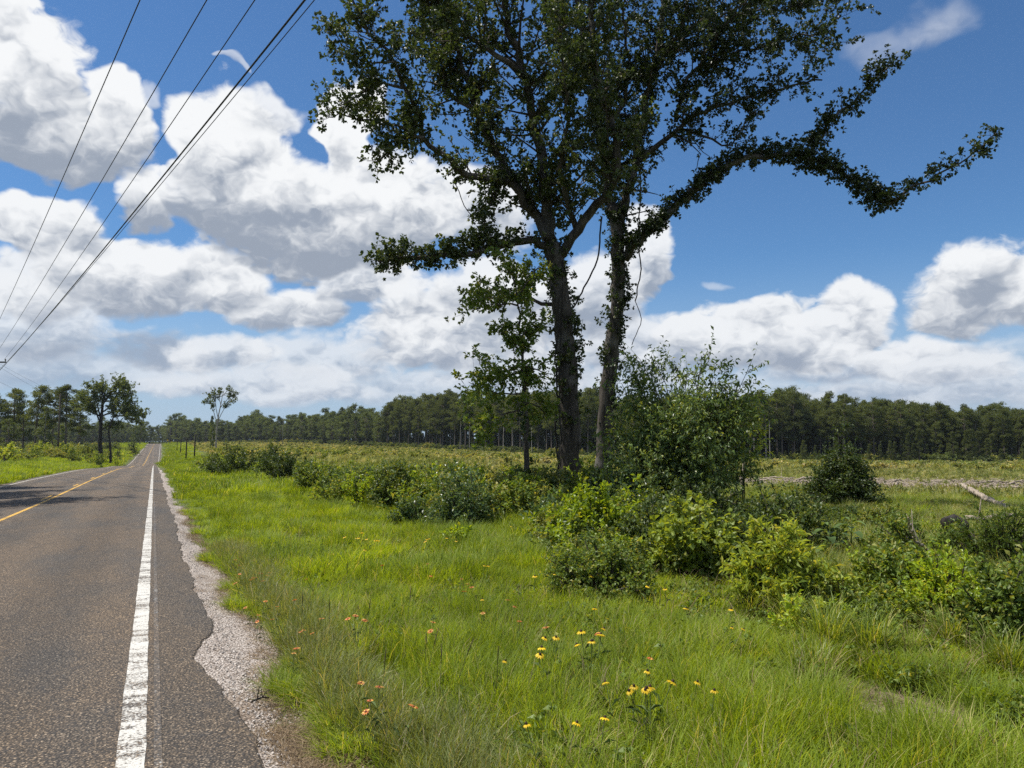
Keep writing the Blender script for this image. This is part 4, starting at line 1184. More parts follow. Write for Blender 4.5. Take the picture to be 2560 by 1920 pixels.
def big_left():
    rng = np.random.default_rng(41)
    D = 172.0
    tp = limb_path([(252, 1150), (250, 1100), (252, 1060), (255, 1030), (258, 1005), (262, 985)], D, D, .8, .03, rng)
    g = gz(tp[0, 0], tp[0, 1]); tp[0, 2] = g - .2
    root = empty('leaning_tree', (tp[0, 0], tp[0, 1], g), 'big spreading tree arching over towards the road on the left', 'tree')
    b = MB(); b.tube(tp, np.linspace(.55, .2, len(tp)), 10, wob=.05); b.build('trunk', M['dark_wood'], root, smooth=True)
    X2 = limb_path([(277, 1150), (275, 1110), (272, 1075), (285, 1040)], D - 3, D - 3, .8, .03, rng)
    X2[0, 2] = gz(X2[0, 0], X2[0, 1]) - .2
    b = MB(); b.tube(X2, np.linspace(.26, .12, len(X2)), 8); b.build('trunk', M['dark_wood'], root, smooth=True)
    wood, leaf = MB(), MB()
    L = [[(252, 1060), (235, 1020), (215, 1000), (198, 1000)], [(252, 1050), (240, 1000), (228, 975), (222, 965)], [(255, 1030), (258, 990), (256, 962), (258, 955)], [(258, 1010), (276, 985), (290, 965), (298, 952)],
         [(258, 1005), (285, 1000), (312, 990), (328, 982)], [(256, 1040), (290, 1030), (320, 1030), (345, 1040)], [(285, 1040), (310, 1040), (340, 1050), (352, 1062)], [(290, 1030), (330, 1020), (350, 1028), (362, 1040)],
         [(262, 985), (250, 968), (240, 960)], [(285, 1000), (300, 975), (318, 965)], [(252, 1075), (262, 1070), (285, 1062), (300, 1070)], [(255, 1030), (275, 1020), (300, 1010), (330, 1010)], [(250, 1040), (230, 1030), (210, 1018)]]
    for pts in L:
        q = limb_path(pts, D, D + rng.uniform(-5, 5), .6, .06, rng)
        bb = MB(); bb.tube(q, np.linspace(.2, .05, len(q)), 5); bb.build('limb', M['dark_wood'], root, smooth=True)
        sprout(q, np.linspace(.2, .05, len(q)), wood, leaf, rng, 6, .5, 2.2, 6, 5, .34, t0=.25, tw=(.2, .7), thin=.015)
    wood.build('branchwork', M['twig_bark'], root); leaf.build('crown', M['wood_leaf'], root)
big_left()
shrub('small_tree', 'small reddish-trunked tree with pale leaves at the left edge', 8, 1150, 1095, 70, 'lime_leaf', .3, 16, 12, 7, cat='tree', D=105, low=.4, r0=.07)
shrub('shrub', 'bright lime bush in front of the left pines', 108, 1150, 1098, 42, 'lime_leaf', .26, 26, 14, 7, D=140)
shrub('shrub', 'dark clump at the roadside right of the leaning tree', 333, 1140, 1098, 32, 'dark_leaf', .3, 24, 14, 7, D=270)
shrub('shrub', 'small dark pointed bush at the foot of the leaning tree', 297, 1152, 1108, 18, 'dark_leaf', .25, 18, 14, 7, D=195, shape='cone')
for k, (x, w_, top, mt, D) in enumerate([(30, 60, 1118, 'brush_leaf', 128), (75, 60, 1122, 'mid_leaf', 132), (135, 56, 1120, 'brush_leaf', 136), (175, 60, 1112, 'mid_leaf', 146), (212, 55, 1116, 'brush_leaf', 150), (240, 50, 1128, 'mid_leaf', 134), (272, 40, 1120, 'brush_leaf', 180), (310, 40, 1112, 'brush_leaf', 262), (-20, 60, 1115, 'mid_leaf', 120), (160, 70, 1132, 'brush_leaf', 124), (60, 80, 1135, 'brush_leaf', 118)]):
    shrub('brush_mound', 'vine-covered brush mound along the left verge below the pines', x, 1150, top, w_, mt, .26, 24, 12, 7, D=D, group='brush mounds on the left verge')
# roadside trees just outside the picture on the left, whose shade falls on the road
for X, Y, h in [(-12.0, 28, 18), (-12.0, 36, 20), (-12.8, 42, 20), (-14.6, 50, 20)]:
    put_tree('roadside_tree', 'roadside tree out of view on the left, its shade crossing the road', 'broad', X, Y, h, 'roadside shade trees', wide=.8)

# ------------------------------------------------------------------ scattered ground cover (stuff)
def template(name, mb, mat, col):
    o = bpy.data.objects.new(name, mb.mesh(name, M[mat]))
    col.objects.link(o)
    return o
def scatter(name, label, temps, pts, scl, rngs, tilt=.12, kind='stuff', zs=None):
    """One object whose points carry instances of the small template meshes."""
    n = len(pts)
    m = bpy.data.meshes.new(name)
    m.vertices.add(n); m.vertices.foreach_set('co', np.asarray(pts, np.float32).ravel())
    rot = np.stack([rngs.normal(0, tilt, n), rngs.normal(0, tilt, n), rngs.uniform(0, 6.283, n)], 1).astype(np.float32)
    a = m.attributes.new('rot', 'FLOAT_VECTOR', 'POINT'); a.data.foreach_set('vector', rot.ravel())
    s3 = np.stack([scl, scl, scl if zs is None else zs], 1).astype(np.float32)
    a = m.attributes.new('scl', 'FLOAT_VECTOR', 'POINT'); a.data.foreach_set('vector', s3.ravel())
    a = m.attributes.new('pick', 'INT', 'POINT'); a.data.foreach_set('value', rngs.integers(0, len(temps), n).astype(np.int32))
    o = bpy.data.objects.new(name, m)
    COL.objects.link(o)
    c = bpy.data.collections.new(name + '_templates')
    for k, (mb, mat) in enumerate(temps):
        template('%s_sprig_%d' % (name, k), mb, mat, c)
    g = bpy.data.node_groups.new(name, 'GeometryNodeTree')
    g.interface.new_socket('Geometry', in_out='INPUT', socket_type='NodeSocketGeometry')
    g.interface.new_socket('Geometry', in_out='OUTPUT', socket_type='NodeSocketGeometry')
    N, L = g.nodes, g.links
    gi, go = N.new('NodeGroupInput'), N.new('NodeGroupOutput')
    ci = N.new('GeometryNodeCollectionInfo')
    ci.inputs[0].default_value = c
    ci.inputs['Separate Children'].default_value = True
    ci.inputs['Reset Children'].default_value = True
    ip = N.new('GeometryNodeInstanceOnPoints')
    ip.inputs['Pick Instance'].default_value = True
    def named(nm, ty):
        q = N.new('GeometryNodeInputNamedAttribute'); q.data_type = ty; q.inputs[0].default_value = nm
        return q.outputs[0]
    L.new(gi.outputs[0], ip.inputs['Points'])
    L.new(ci.outputs[0], ip.inputs['Instance'])
    L.new(named('pick', 'INT'), ip.inputs['Instance Index'])
    L.new(named('rot', 'FLOAT_VECTOR'), ip.inputs['Rotation'])
    L.new(named('scl', 'FLOAT_VECTOR'), ip.inputs['Scale'])
    L.new(ip.outputs[0], go.inputs[0])
    md = o.modifiers.new('scatter', 'NODES')
    md.node_group = g
    return tag(o, label, kind=kind)

def blades(rng, n, rad, l0, l1, w, bend=.5, lean=.3, tint=None):
    """A tuft of bent grass blades."""
    mb = MB()
    a = rng.uniform(0, 6.283, n); r = rad * np.sqrt(rng.random(n))
    p = np.stack([r * np.cos(a), r * np.sin(a), np.full(n, -.01)], 1)
    L = rng.uniform(l0, l1, n)[:, None]
    d = np.stack([np.cos(a + rng.normal(0, .8, n)), np.sin(a + rng.normal(0, .8, n)), np.zeros(n)], 1)
    le = (lean * rng.random(n))[:, None]; be = (bend * rng.uniform(.3, 1.2, n))[:, None]
    up = np.array([0, 0, 1.0])
    p1 = p + L * .45 * unit(up + d * le)
    p2 = p1 + L * .35 * unit(up + d * (le + be))
    p3 = p2 + L * .25 * unit(up * .8 + d * (le + be * 2.4))
    sd = unit(np.cross(d + .3 * rng.standard_normal((n, 3)), up)) * (w * rng.uniform(.6, 1.3, n))[:, None] * .5
    v = np.stack([p - sd, p + sd, p1 - sd * .95, p1 + sd * .95, p2 - sd * .65, p2 + sd * .65, p3], 1)
    o = np.arange(n)[:, None, None] * 7
    mb.add(v.reshape(-1, 3), (np.array([(0, 1, 3, 2), (2, 3, 5, 4)])[None] + o).reshape(-1, 4), (np.array([(4, 5, 6)])[None] + o).reshape(-1, 3),
           np.repeat(rng.random(n) if tint is None else np.full(n, tint), 7))
    return mb
def weed(rng, h, n, lsize, width, stems=3, droop=.2):
    w_, l_ = shrub_mesh(rng, h, h * .35, h * .35, stems, n, 5, lsize, width, droop=droop, r0=.004, low=.2)
    return l_

def area(rng, n, d0, d1, px0, px1, power=1.0):
    """Random ground points between two distances and two bearings; thins out with distance."""
    u = rng.random(n)
    if power == 1.0: D = d0 * (d1 / d0) ** u
    else:
        k = 2 - power
        D = (d0 ** k + u * (d1 ** k - d0 ** k)) ** (1 / k)
    x = rng.uniform(px0, px1, n)
    q = CAM + D[:, None] * (fwd + rgt * ((x - 1280.0) / F)[:, None])
    return q[:, 0], q[:, 1], D, x
def vnoise(X, Y, s, ph=0.0):
    return (np.sin(X * s + 1.7 * np.sin(Y * s * .7 + ph)) * np.sin(Y * s * 1.1 + ph + 1.3 * np.sin(X * s * .6)) + .5 * np.sin(X * s * 2.3 + Y * s * 1.9 + ph)) / 1.5
BARE = []          # (x, y, radius) of bare sandy spots
for px, py, r_ in [(2230, 1790, .42), (2175, 1745, .25), (2330, 1822, .3), (1888, 1690, .16), (2420, 1560, .22), (2520, 1880, .3), (1245, 1352, .5), (1330, 1300, .4), (2480, 1760, .14), (2130, 1735, .2), (2290, 1770, .22), (2200, 1830, .2), (2270, 1840, .16), (2380, 1880, .2), (2150, 1880, .12)]:
    g_, _ = on_ground(px, py)
    BARE.append((g_[0], g_[1], r_ * 1.0))
def bare(X, Y, soft=1.0):
    k = np.zeros_like(X)
    for bx, by, br in BARE:
        k = np.maximum(k, 1 - np.hypot(X - bx, Y - by) / (br * soft))
    return k
rg = np.random.default_rng(3)
def verge_ok(X, Y, xmin):
    ed = xmin + .13 * np.exp(-((Y - 6.4) / 0.9) ** 2) + road_x(Y) + .12 * np.sin(Y * 1.7 + 2) + .09 * np.sin(Y * 4.3)
    return (X > ed)
def pts_of(X, Y): return np.stack([X, Y, ground_z(X, Y)], 1)

# edge of the mown grass against the brush: right of it the clearing with taller weeds
def in_clearing(X, Y):
    """0 on the roadside verge, 1 in the clearing beyond the hedge."""
    e = np.interp(Y, [0, 6, 10, 14, 20, 44, 110, 400], [6.2, 6.4, 6.6, 7.0, 8.0, 7.2, 9.5, 14]) + road_x(Y)
    return sstep(X, e - .6, e + 1.0)

fine = [(blades(rg, 300, .20, .16, .40, .0042, .55, .45), 'grass') for _ in range(5)] + [(blades(rg, 320, .20, .12, .32, .0038, .7, .6), 'grass') for _ in range(3)]
mid = [(blades(rg, 700, .5, .20, .42, .008, .5, .45), 'grass') for _ in range(6)]
far = [(blades(rg, 600, 1.2, .22, .45, .022, .5, .5), 'grass') for _ in range(4)]
rim = [(blades(rg, 60, .07, .14, .36, .0042, .55, .45), 'grass') for _ in range(5)]
bank = [(blades(rg, 400, 2.4, .3, .6, .06, .5, .6), 'grass') for _ in range(3)]
def verge(name, label, temps, n, d0, d1, s0, s1, px0=330, px1=2750, power=1.0, xmin=.9):
    X, Y, D, x = area(rg, n, d0, d1, px0, px1, power)
    cl = in_clearing(X, Y)
    k = verge_ok(X, Y, xmin) & (rg.random(n) > cl * .75) & (bare(X, Y, 1.15) < rg.uniform(-.4, .22, n))
    X, Y, cl = X[k], Y[k], cl[k]
    hv = 1 + .28 * vnoise(X, Y, 1.1) + .15 * vnoise(X, Y, 3.1, 2)
    edge = .55 + .45 * sstep(X - road_x(Y), 1.0, 1.9)
    near_right = 1 - .58 * sstep(X, 3.0, 5.5) * (1 - sstep(Y, 5.5, 9))
    zs = rg.uniform(s0, s1, len(X)) * hv * edge * near_right * .8
    scatter(name, label, temps, pts_of(X, Y), rg.uniform(s0, s1, len(X)), rg, .14, zs=np.clip(zs, .3, 2))
verge('verge_grass', 'fine bright green grass covering the roadside verge in the foreground', fine, 3600, 2.5, 10, .85, 1.15, 330, 2750, 0.6, 1.08)
verge('verge_grass', 'ragged outer rim of the verge grass against the gravel', rim, 9000, 2.5, 12, .75, 1.15, 330, 900)
verge('verge_grass', 'bright green verge grass in front of the bushes', mid, 2600, 9, 31, .8, 1.2, 400, 2750, 0.5, 1.5)
verge('verge_grass', 'ragged rim of verge grass along the farther gravel', [(blades(rg, 50, .16, .18, .4, .008, .5, .45), 'grass') for _ in range(4)], 5000, 10, 60, .75, 1.15, 390, 700)
verge('verge_grass', 'mown green grass strip running along the road to the crest', far, 3200, 28, 130, .8, 1.2, 390, 900, 1.0, 2.1)
verge('verge_grass', 'yellow-green grass bank beside the far road', bank, 1600, 120, 560, .9, 1.3, 388, 480, 1.0, 3.0)
# the verge on the other side of the road
def left_verge():
    n = 3400
    X, Y, D, x = area(rg, n, 36, 175, -260, 400)
    dx = X - road_x(Y)
    k = (dx < -8.7) & (dx > -22)
    X, Y = X[k], Y[k]
    scatter('verge_grass', 'grass verge along the left side of the road, half in tree shade', far, pts_of(X, Y), rg.uniform(.8, 1.3, len(X)), rg)
    X, Y, D, x = area(rg, 900, 170, 560, 230, 400)
    dx = X - road_x(Y); k = (dx < -9.6) & (dx > -26); X, Y = X[k], Y[k]
    scatter('verge_grass', 'grass bank left of the far road below the wood', bank, pts_of(X, Y), rg.uniform(.9, 1.5, len(X)), rg)
left_verge()
# grey-green tussocks and dead grass along the gravel edge
def edge_grass():
    n = 2600
    Y = rg.uniform(2.2, 14, n) ** 1.0; X = rg.normal(1.22, .16, n) + .12 * np.sin(Y * 1.7 + 2)
    k = X > .95; X, Y = X[k], Y[k]
    scatter('edge_grass', 'grey-green wiry grass fringing the gravel', [(blades(rg, 26, .05, .12, .3, .0038, .6, .5), 'grey_grass') for _ in range(4)], pts_of(X, Y), rg.uniform(.7, 1.2, len(X)), rg, .25)
    n = 4000
    Y = np.concatenate([rg.uniform(2.6, 4.6, 1400), rg.uniform(4.4, 26, n - 1400)]); X = .80 + np.abs(rg.normal(0, .14, n)) + .10 * np.sin(Y * 1.7 + 2) - .06
    X[:1400] = rg.uniform(.58, .98, 1400) + .05 * np.sin(Y[:1400] * 5)
    z = np.maximum(ground_z(X, Y), road_z(Y) - .03 - .06 * sstep(X, .84, 1.0)) + .012
    scatter('dead_grass', 'matted brown dead grass along the asphalt edge', [(blades(rg, 10, .06, .05, .15, .003, 2.5, 9.0), 'straw') for _ in range(4)], np.stack([X, Y, z - .004], 1), rg.uniform(.6, 1.1, n), rg, .1, zs=rg.uniform(.25, .7, n))
    n = 9000
    Y = 2.2 + 30 * rg.random(n) ** 1.8; X = rg.normal(.72, .16, n)
    k = (X > .42) & (X < 1.1); X, Y = X[k], Y[k]
    st = MB()
    ph = np.array([(1, 0, 0), (-1, 0, 0), (0, 1, 0), (0, -1, 0), (0, 0, .7), (0, 0, -.7), (.6, .6, .4), (-.6, .5, .4)], float) * .008
    f8 = [(0, 6, 4), (6, 2, 4), (2, 7, 4), (7, 1, 4), (1, 3, 4), (3, 0, 4), (0, 3, 5), (3, 1, 5), (1, 7, 5), (7, 2, 5), (2, 6, 5), (6, 0, 5)]
    st.add(ph, None, f8)
    st2 = MB(); st2.add(ph * [1.3, .8, .9], None, f8)
    scatter('loose_gravel', 'loose pale gravel stones on the shoulder', [(st, 'stone'), (st2, 'stone')], np.stack([X, Y, road_z(Y) - .012 - .03 * sstep(X, .5, .85) + .003], 1), rg.uniform(.4, 1.5, len(X)), rg, .8)
edge_grass()
# clearing: weeds, coarse grass, brush
def clearing():
    t1 = [(weed(rg, .5, 9, .07, .3), 'brush_leaf'), (weed(rg, .6, 10, .08, .16), 'brush_leaf'), (weed(rg, .45, 9, .06, .35), 'mid_leaf'), (weed(rg, .4, 8, .06, .25), 'bright_leaf'), (weed(rg, .45, 10, .055, .3, 5), 'bright_leaf'), (weed(rg, .5, 10, .05, .3, 5), 'lime_leaf'), (weed(rg, .5, 10, .055, .2, 5), 'brush_leaf'),
          (blades(rg, 160, .25, .35, .75, .008, .5, .4), 'sedge'), (blades(rg, 200, .3, .3, .65, .007, .5, .4), 'field_grass'), (blades(rg, 40, .2, .25, .6, .006, .6, .6), 'straw')]
    X, Y, D, x = area(rg, 20000, 6, 34, 900, 2800)
    k = (in_clearing(X, Y) > rg.random(len(X))) & (bare(X, Y) < .1); X, Y = X[k], Y[k]
    scatter('weeds', 'mixed weeds and coarse grass covering the near clearing', t1, pts_of(X, Y), rg.uniform(.5, 1.15, len(X)) * (.68 - .1 * sstep(X * fwd[0] + Y * fwd[1], 12, 20)), rg, .15)
    t2 = [(weed(rg, .9, 10, .16, .3, 6), 'brush_leaf'), (weed(rg, 1.0, 10, .18, .2, 6), 'brush_leaf'), (weed(rg, .7, 9, .15, .3, 6), 'field_grass'), (blades(rg, 60, .4, .5, .9, .028, .5, .5), 'field_grass'), (blades(rg, 60, .4, .5, .9, .03, .5, .5), 'field_grass'), (blades(rg, 50, .4, .4, .8, .03, .6, .7), 'sedge')]
    X, Y, D, x = area(rg, 30000, 30, 120, 400, 2800)
    slash = ((D > 39) & (D < 56) & (x > 1840)) & (rg.random(len(X)) < .8)
    k = (in_clearing(X, Y) > rg.random(len(X))) & ~slash; X, Y = X[k], Y[k]
    scatter('weeds', 'low brush and tall grass across the middle of the clearing', t2, pts_of(X, Y), rg.uniform(.5, 1.1, len(X)) * np.where((X * rgt[0] + Y * rgt[1] > -2), .62, 1.0), rg, .12)
    t3 = [(weed(rg, 1.5, 12, .4, .3, 9), 'brush_leaf'), (weed(rg, 1.4, 12, .36, .3, 9), 'brush_leaf'), (weed(rg, 1.2, 12, .36, .3, 9), 'field_grass'), (weed(rg, 1.0, 12, .3, .3, 9), 'field_grass'), (blades(rg, 90, 1.2, .6, 1.0, .09, .5, .5), 'field_grass'), (blades(rg, 70, 1.1, .7, 1.2, .09, .5, .5), 'field_grass'), (blades(rg, 70, 1.1, .6, 1.1, .09, .5, .5), 'field_grass')]
    X, Y, D, x = area(rg, 34000, 110, 600, 380, 2800, 1.4)
    k = (in_clearing(X, Y) > rg.random(len(X))) & (D < np.interp(x, EDGE[:, 0], EDGE[:, 1]) + 2); X, Y = X[k], Y[k]
    scatter('weeds', 'pale far brush reaching to the foot of the forest', t3, pts_of(X, Y), rg.uniform(.5, 1.0, len(X)), rg, .1)
    # undergrowth at the foot of the forest
    t4 = []
    for k in range(4):
        w_, l_ = shrub_mesh(rg, 2.6, 1.6, 1.6, 16, 9, 6, .42, .35, low=.1)
        t4.append((l_, ('brush_leaf', 'wood_leaf', 'pine_leaf', 'wood_leaf')[k]))
    px = rg.uniform(-200, 2800, 2600)
    D = np.interp(px, EDGE[:, 0], EDGE[:, 1]) + rg.uniform(-5, 16, 2600)
    q = CAM + D[:, None] * (fwd + rgt * ((px - 1280.0) / F)[:, None])
    X, Y = q[:, 0], q[:, 1]
    k = np.abs(X - road_x(Y) + 3.5) > 8; X, Y = X[k], Y[k]
    scatter('undergrowth', 'dark undergrowth along the foot of the forest', t4, pts_of(X, Y), rg.uniform(.45, 1.15, len(X)), rg, .1)
    # brush between the left pines
    px = rg.uniform(-240, 330, 420); D = rg.uniform(150, 330, 420)
    q = CAM + D[:, None] * (fwd + rgt * ((px - 1280.0) / F)[:, None])
    X, Y = q[:, 0], q[:, 1]
    k = X < road_x(Y) - 14; X, Y = X[k], Y[k]
    scatter('undergrowth', 'brush growing between and behind the left pines', t4, pts_of(X, Y), rg.uniform(.5, 1.2, len(X)), rg, .1)
clearing()
def verge_weeds():
    t = [(weed(rg, .26, 7, .045, .3), 'mid_leaf'), (weed(rg, .3, 8, .04, .2), 'bright_leaf'), (weed(rg, .22, 7, .05, .35), 'mid_leaf'), (blades(rg, 14, .1, .2, .42, .0035, .7, .8), 'straw'), (blades(rg, 10, .1, .25, .45, .003, .7, .8), 'straw')]
    X, Y, D, x = area(rg, 4200, 2.6, 16, 600, 2750, .6)
    k = (X > 1.6) & (bare(X, Y) < .1); X, Y = X[k], Y[k]
    scatter('weeds', 'leafy weeds and dry stems mixed through the verge grass', t, pts_of(X, Y), rg.uniform(.6, 1.1, len(X)), rg, .15)
verge_weeds()
def hedge_fill():
    t = []
    for k, mt in enumerate(('mid_leaf', 'brush_leaf', 'dark_leaf', 'mid_leaf', 'blue_leaf', 'bright_leaf')):
        w_, l_ = shrub_mesh(rg, .9, .6, .6, 14, 10, 6, .085, .3, low=.1)
        t.append((l_, mt))
    line = [on_ground(px, py, .1)[0] for px, py in [(560, 1190), (650, 1200), (760, 1218), (850, 1245), (950, 1262), (1050, 1290), (1160, 1300), (1300, 1285)]]
    line = np.array(line)
    n = 520
    u = rg.uniform(0, len(line) - 1, n); i = u.astype(int); f = (u - i)[:, None]
    q = line[i] * (1 - f) + line[i + 1] * f
    q[:, 0] += np.abs(rg.normal(0, 1.2, n)) + .15
    q[:, 1] += rg.normal(0, .6, n)
    q[:, 2] = ground_z(q[:, 0], q[:, 1])
    scatter('hedge_brush', 'low brush knitting the bushes of the verge hedge together', t, q, rg.uniform(.45, 1.3, n), rg, .12)
    line = np.array([on_ground(px, py, .1)[0] for px, py in [(1400, 1420), (1560, 1440), (1700, 1440), (1850, 1455)]])
    n = 190
    u = rg.uniform(0, len(line) - 1, n); i = u.astype(int); f = (u - i)[:, None]
    q = line[i] * (1 - f) + line[i + 1] * f
    off = np.abs(rg.normal(0, 2.6, n))[:, None] + .1
    q += off * np.array([fwd[0], fwd[1], 0])
    q[:, 2] = ground_z(q[:, 0], q[:, 1])
    scatter('hedge_brush', 'low leafy brush between the bright bushes and the oaks', t, q, rg.uniform(.3, .8, n) * (1 + .08 * off[:, 0]), rg, .12)
    # low loose weeds thinning out to the right
    n = 420
    px = rg.uniform(1950, 2720, n); D = 6.2 + 12 * rg.random(n) ** 1.5
    q = CAM + D[:, None] * (fwd + rgt * ((px - 1280.0) / F)[:, None])
    q[:, 2] = ground_z(q[:, 0], q[:, 1])
    scatter('weeds', 'low patchy leafy weeds right of the brush', [(weed(rg, .5, 9, .05, .3, 5), m_) for m_ in ('bright_leaf', 'mid_leaf', 'brush_leaf', 'lime_leaf', 'mid_leaf')], q, rg.uniform(.5, 1.0, n), rg, .15)
hedge_fill()
# the depth of the wood behind the front trees
def deep_wood():
    tp, tb = [], []
    rr = np.random.default_rng(9)
    for arr, kind in ((tp, 'pine'), (tb, 'broad')):
        for k in range(3):
            w_, l_ = far_tree(rr, kind, 10.0)
            off = l_.n
            for q_ in w_.q: l_.q.append(q_ + off)
            for t_ in w_.t: l_.t.append(t_ + off)
            l_.v += w_.v; l_.tint += w_.tint; l_.n += w_.n
            arr.append((l_, 'pine_leaf' if kind == 'pine' else 'wood_leaf'))
    B = [b for b in back]
    px = rr.uniform(-240, 2900, 2800)
    D = np.interp(px, EDGE[:, 0], EDGE[:, 1]) + rr.uniform(8, 60, 2800)
    q = CAM + D[:, None] * (fwd + rgt * ((px - 1280.0) / F)[:, None])
    k = np.abs(q[:, 0] - road_x(q[:, 1]) + 3.5) > 10
    q, D = q[k], D[k]
    ty = []
    for i in range(3):
        w_, l_ = far_tree(rr, 'young' if i else 'column', 10.0)
        ty.append((l_, 'pine_leaf' if i else 'wood_leaf'))
    scatter('forest', 'shaded understorey filling the wood behind the front trees', ty, pts_of(q[:, 0], q[:, 1]), rr.uniform(.4, .95, len(q)), rr, .02)
    for kind, tt, lab in (('pine', tp, 'depth of the pine forest behind its front row'), ('broad', tb, 'depth of the far broadleaf wood behind its front row')):
        s = [b for b in B if b[4] == kind]
        scatter('forest', lab, tt, np.array([b[:3] for b in s]), np.array([b[3] / 10 for b in s]), rr, .02)
deep_wood()

def slash_litter():
    rr = np.random.default_rng(21)
    tt = []
    for k in range(4):
        mb = MB()
        for j in range(26):
            c = np.append(rr.normal(0, .5, 2), rr.uniform(.02, .14)); a = rr.uniform(0, 6.28); L = rr.uniform(.12, .6)
            d = np.array([math.cos(a), math.sin(a), rr.normal(0, .15)]) * L
            mb.tube(np.array([c - d / 2, c + [0, 0, .02], c + d / 2]), [.016, .02, .01], 4, cap=False)
        tt.append((mb, 'dead_wood'))
    px = rr.uniform(1860, 2750, 900); D = rr.uniform(38.5, 57, 900)
    q = CAM + D[:, None] * (fwd + rgt * ((px - 1280.0) / F)[:, None])
    scatter('wood_debris', 'bleached wood debris strewn in a strip across the clearing', tt, pts_of(q[:, 0], q[:, 1]) + [0, 0, .1], rr.uniform(.7, 1.3, 900), rr, .1)
    q = np.array([on_ground(px, py)[0] for px, py in zip(rr.uniform(1100, 1390, 60), rr.uniform(1285, 1345, 60))])
    scatter('wood_debris', 'small dead twigs and litter around the conical bush and the sapling', tt, q + [0, 0, .03], rr.uniform(.3, .6, len(q)), rr, .1)
    q = np.array([on_ground(px, py)[0] for px, py in zip(rr.uniform(2300, 2480, 30), rr.uniform(1540, 1600, 30))])
    scatter('wood_debris', 'brown dead twigs under the weeds on the right', tt, q + [0, 0, .03], rr.uniform(.2, .4, len(q)), rr, .1)
slash_litter()

# ------------------------------------------------------------------ bare soil, dead wood, flowers, poles and wires
ri = np.random.default_rng(17)
def soil_patches():
    m, t = new_mat('sandy_soil')
    p = position(t)
    f = t.noise(p, 30.0, 6.0, 0.7)
    c = t.ramp(f, [(0.34, (0.09, 0.065, 0.042)), (0.5, (0.29, 0.225, 0.155)), (0.66, (0.52, 0.44, 0.34))])
    c = t.mix(t.rng(t.noise(p, 5.0, 4.0, 0.6), 0.42, 0.62, 0.0, 0.8), c, t.v('MULTIPLY', c, (0.42, 0.40, 0.36)))
    finish(t, principled(t, c, .95, .1, f, 1.0, .05).outputs[0])
    for bx, by, br in BARE:
        b = MB()
        a = np.linspace(0, 6.283, 28, endpoint=False)
        rr = br * (.9 + .3 * np.sin(a * 3 + bx) + .15 * np.sin(a * 7 + by))
        X = np.concatenate([[bx], bx + rr * .55 * np.cos(a), bx + rr * np.cos(a)]); Y = np.concatenate([[by], by + rr * .55 * np.sin(a), by + rr * np.sin(a)])
        Z = ground_z(X, Y) + .022; Z[29:] -= .03
        i = np.arange(28); j = (i + 1) % 28
        b.add(np.stack([X, Y, Z], 1), np.stack([1 + i, 29 + i, 29 + j, 1 + j], 1), np.stack([np.zeros(28, int), 1 + i, 1 + j], 1))
        tag(b.build('bare_soil', m, smooth=True), kind='structure')
soil_patches()
def soil_litter():
    n = 34
    q = np.vstack([np.stack([bx + br * ri.normal(0, .55, n), by + br * ri.normal(0, .55, n), np.zeros(n)], 1) for bx, by, br in BARE])
    q[:, 2] = ground_z(q[:, 0], q[:, 1]) + .02
    scatter('dead_grass', 'dry stems, leaves and thin grass littering the bare sandy spots', [(blades(ri, 7, .05, .04, .14, .003, 2.5, 7.0), 'straw'), (blades(ri, 6, .04, .05, .12, .004, 2.0, 5.0), 'straw'), (blades(ri, 9, .03, .05, .14, .0036, .8, .8), 'grass')], q, ri.uniform(.6, 1.3, len(q)), ri, .25)
soil_litter()

def branch_thing(name, label, pts, r0, r1, mat, cat, forks=(), group=None):
    q = smooth_path(pts, .12)
    q[1:-1] += ri.standard_normal((len(q) - 2, 3)) * r0 * .4
    b = MB(); b.tube(q, np.linspace(r0, r1, len(q)), 7, wob=.08)
    for u, vec, r in forks:
        s = q[int(u * (len(q) - 1))]
        b.tube(smooth_path([s, s + np.asarray(vec) * .5 + [0, 0, .03], s + np.asarray(vec)], .08), np.linspace(r, r * .3, len(smooth_path([s, s + np.asarray(vec) * .5 + [0, 0, .03], s + np.asarray(vec)], .08))), 5)
    return tag(b.build(name, M[mat], smooth=True), label, cat, group)
def pp(px, py, h):
    """Point h metres above the ground seen at this pixel."""
    g, D = on_ground(px, py, h)
    return g + [0, 0, h]
# logging slash in the clearing
branch_thing('fallen_log', 'long pale log propped up in the clearing right of the small conical tree', [pp(2405, 1212, .55), pp(2440, 1232, .45), pp(2475, 1250, .35), pp(2512, 1268, .2)], .07, .06, 'dead_wood', 'log', [(.97, (.12, -.1, .12), .03)])
branch_thing('fallen_log', 'pale log lying level behind the charred log', [pp(2410, 1296, .35), pp(2470, 1293, .38), pp(2540, 1288, .4)], .05, .035, 'dead_wood', 'log', [(.3, (.1, 0, .4), .02)])
branch_thing('broken_stub', 'short pale broken stub standing up in the slash', [pp(2232, 1230, .05), pp(2236, 1220, .3), pp(2242, 1212, .55)], .10, .06, 'dead_wood', 'stump')
branch_thing('charred_log', 'short charred black log lying in the weeds on the right', [pp(2362, 1312, .4), pp(2385, 1308, .42), pp(2412, 1316, .38)], .12, .09, 'dark_wood', 'log')
branch_thing('dead_branch', 'pale forked dead branch leaning out of the right-hand weeds', [pp(2368, 1404, .28), pp(2330, 1380, .45), pp(2290, 1352, .68), pp(2278, 1322, .88), pp(2270, 1295, 1.02)], .018, .006, 'dead_wood', 'branch', [(.45, (-.05, .1, .3), .007), (.6, (.12, .1, .25), .006)])
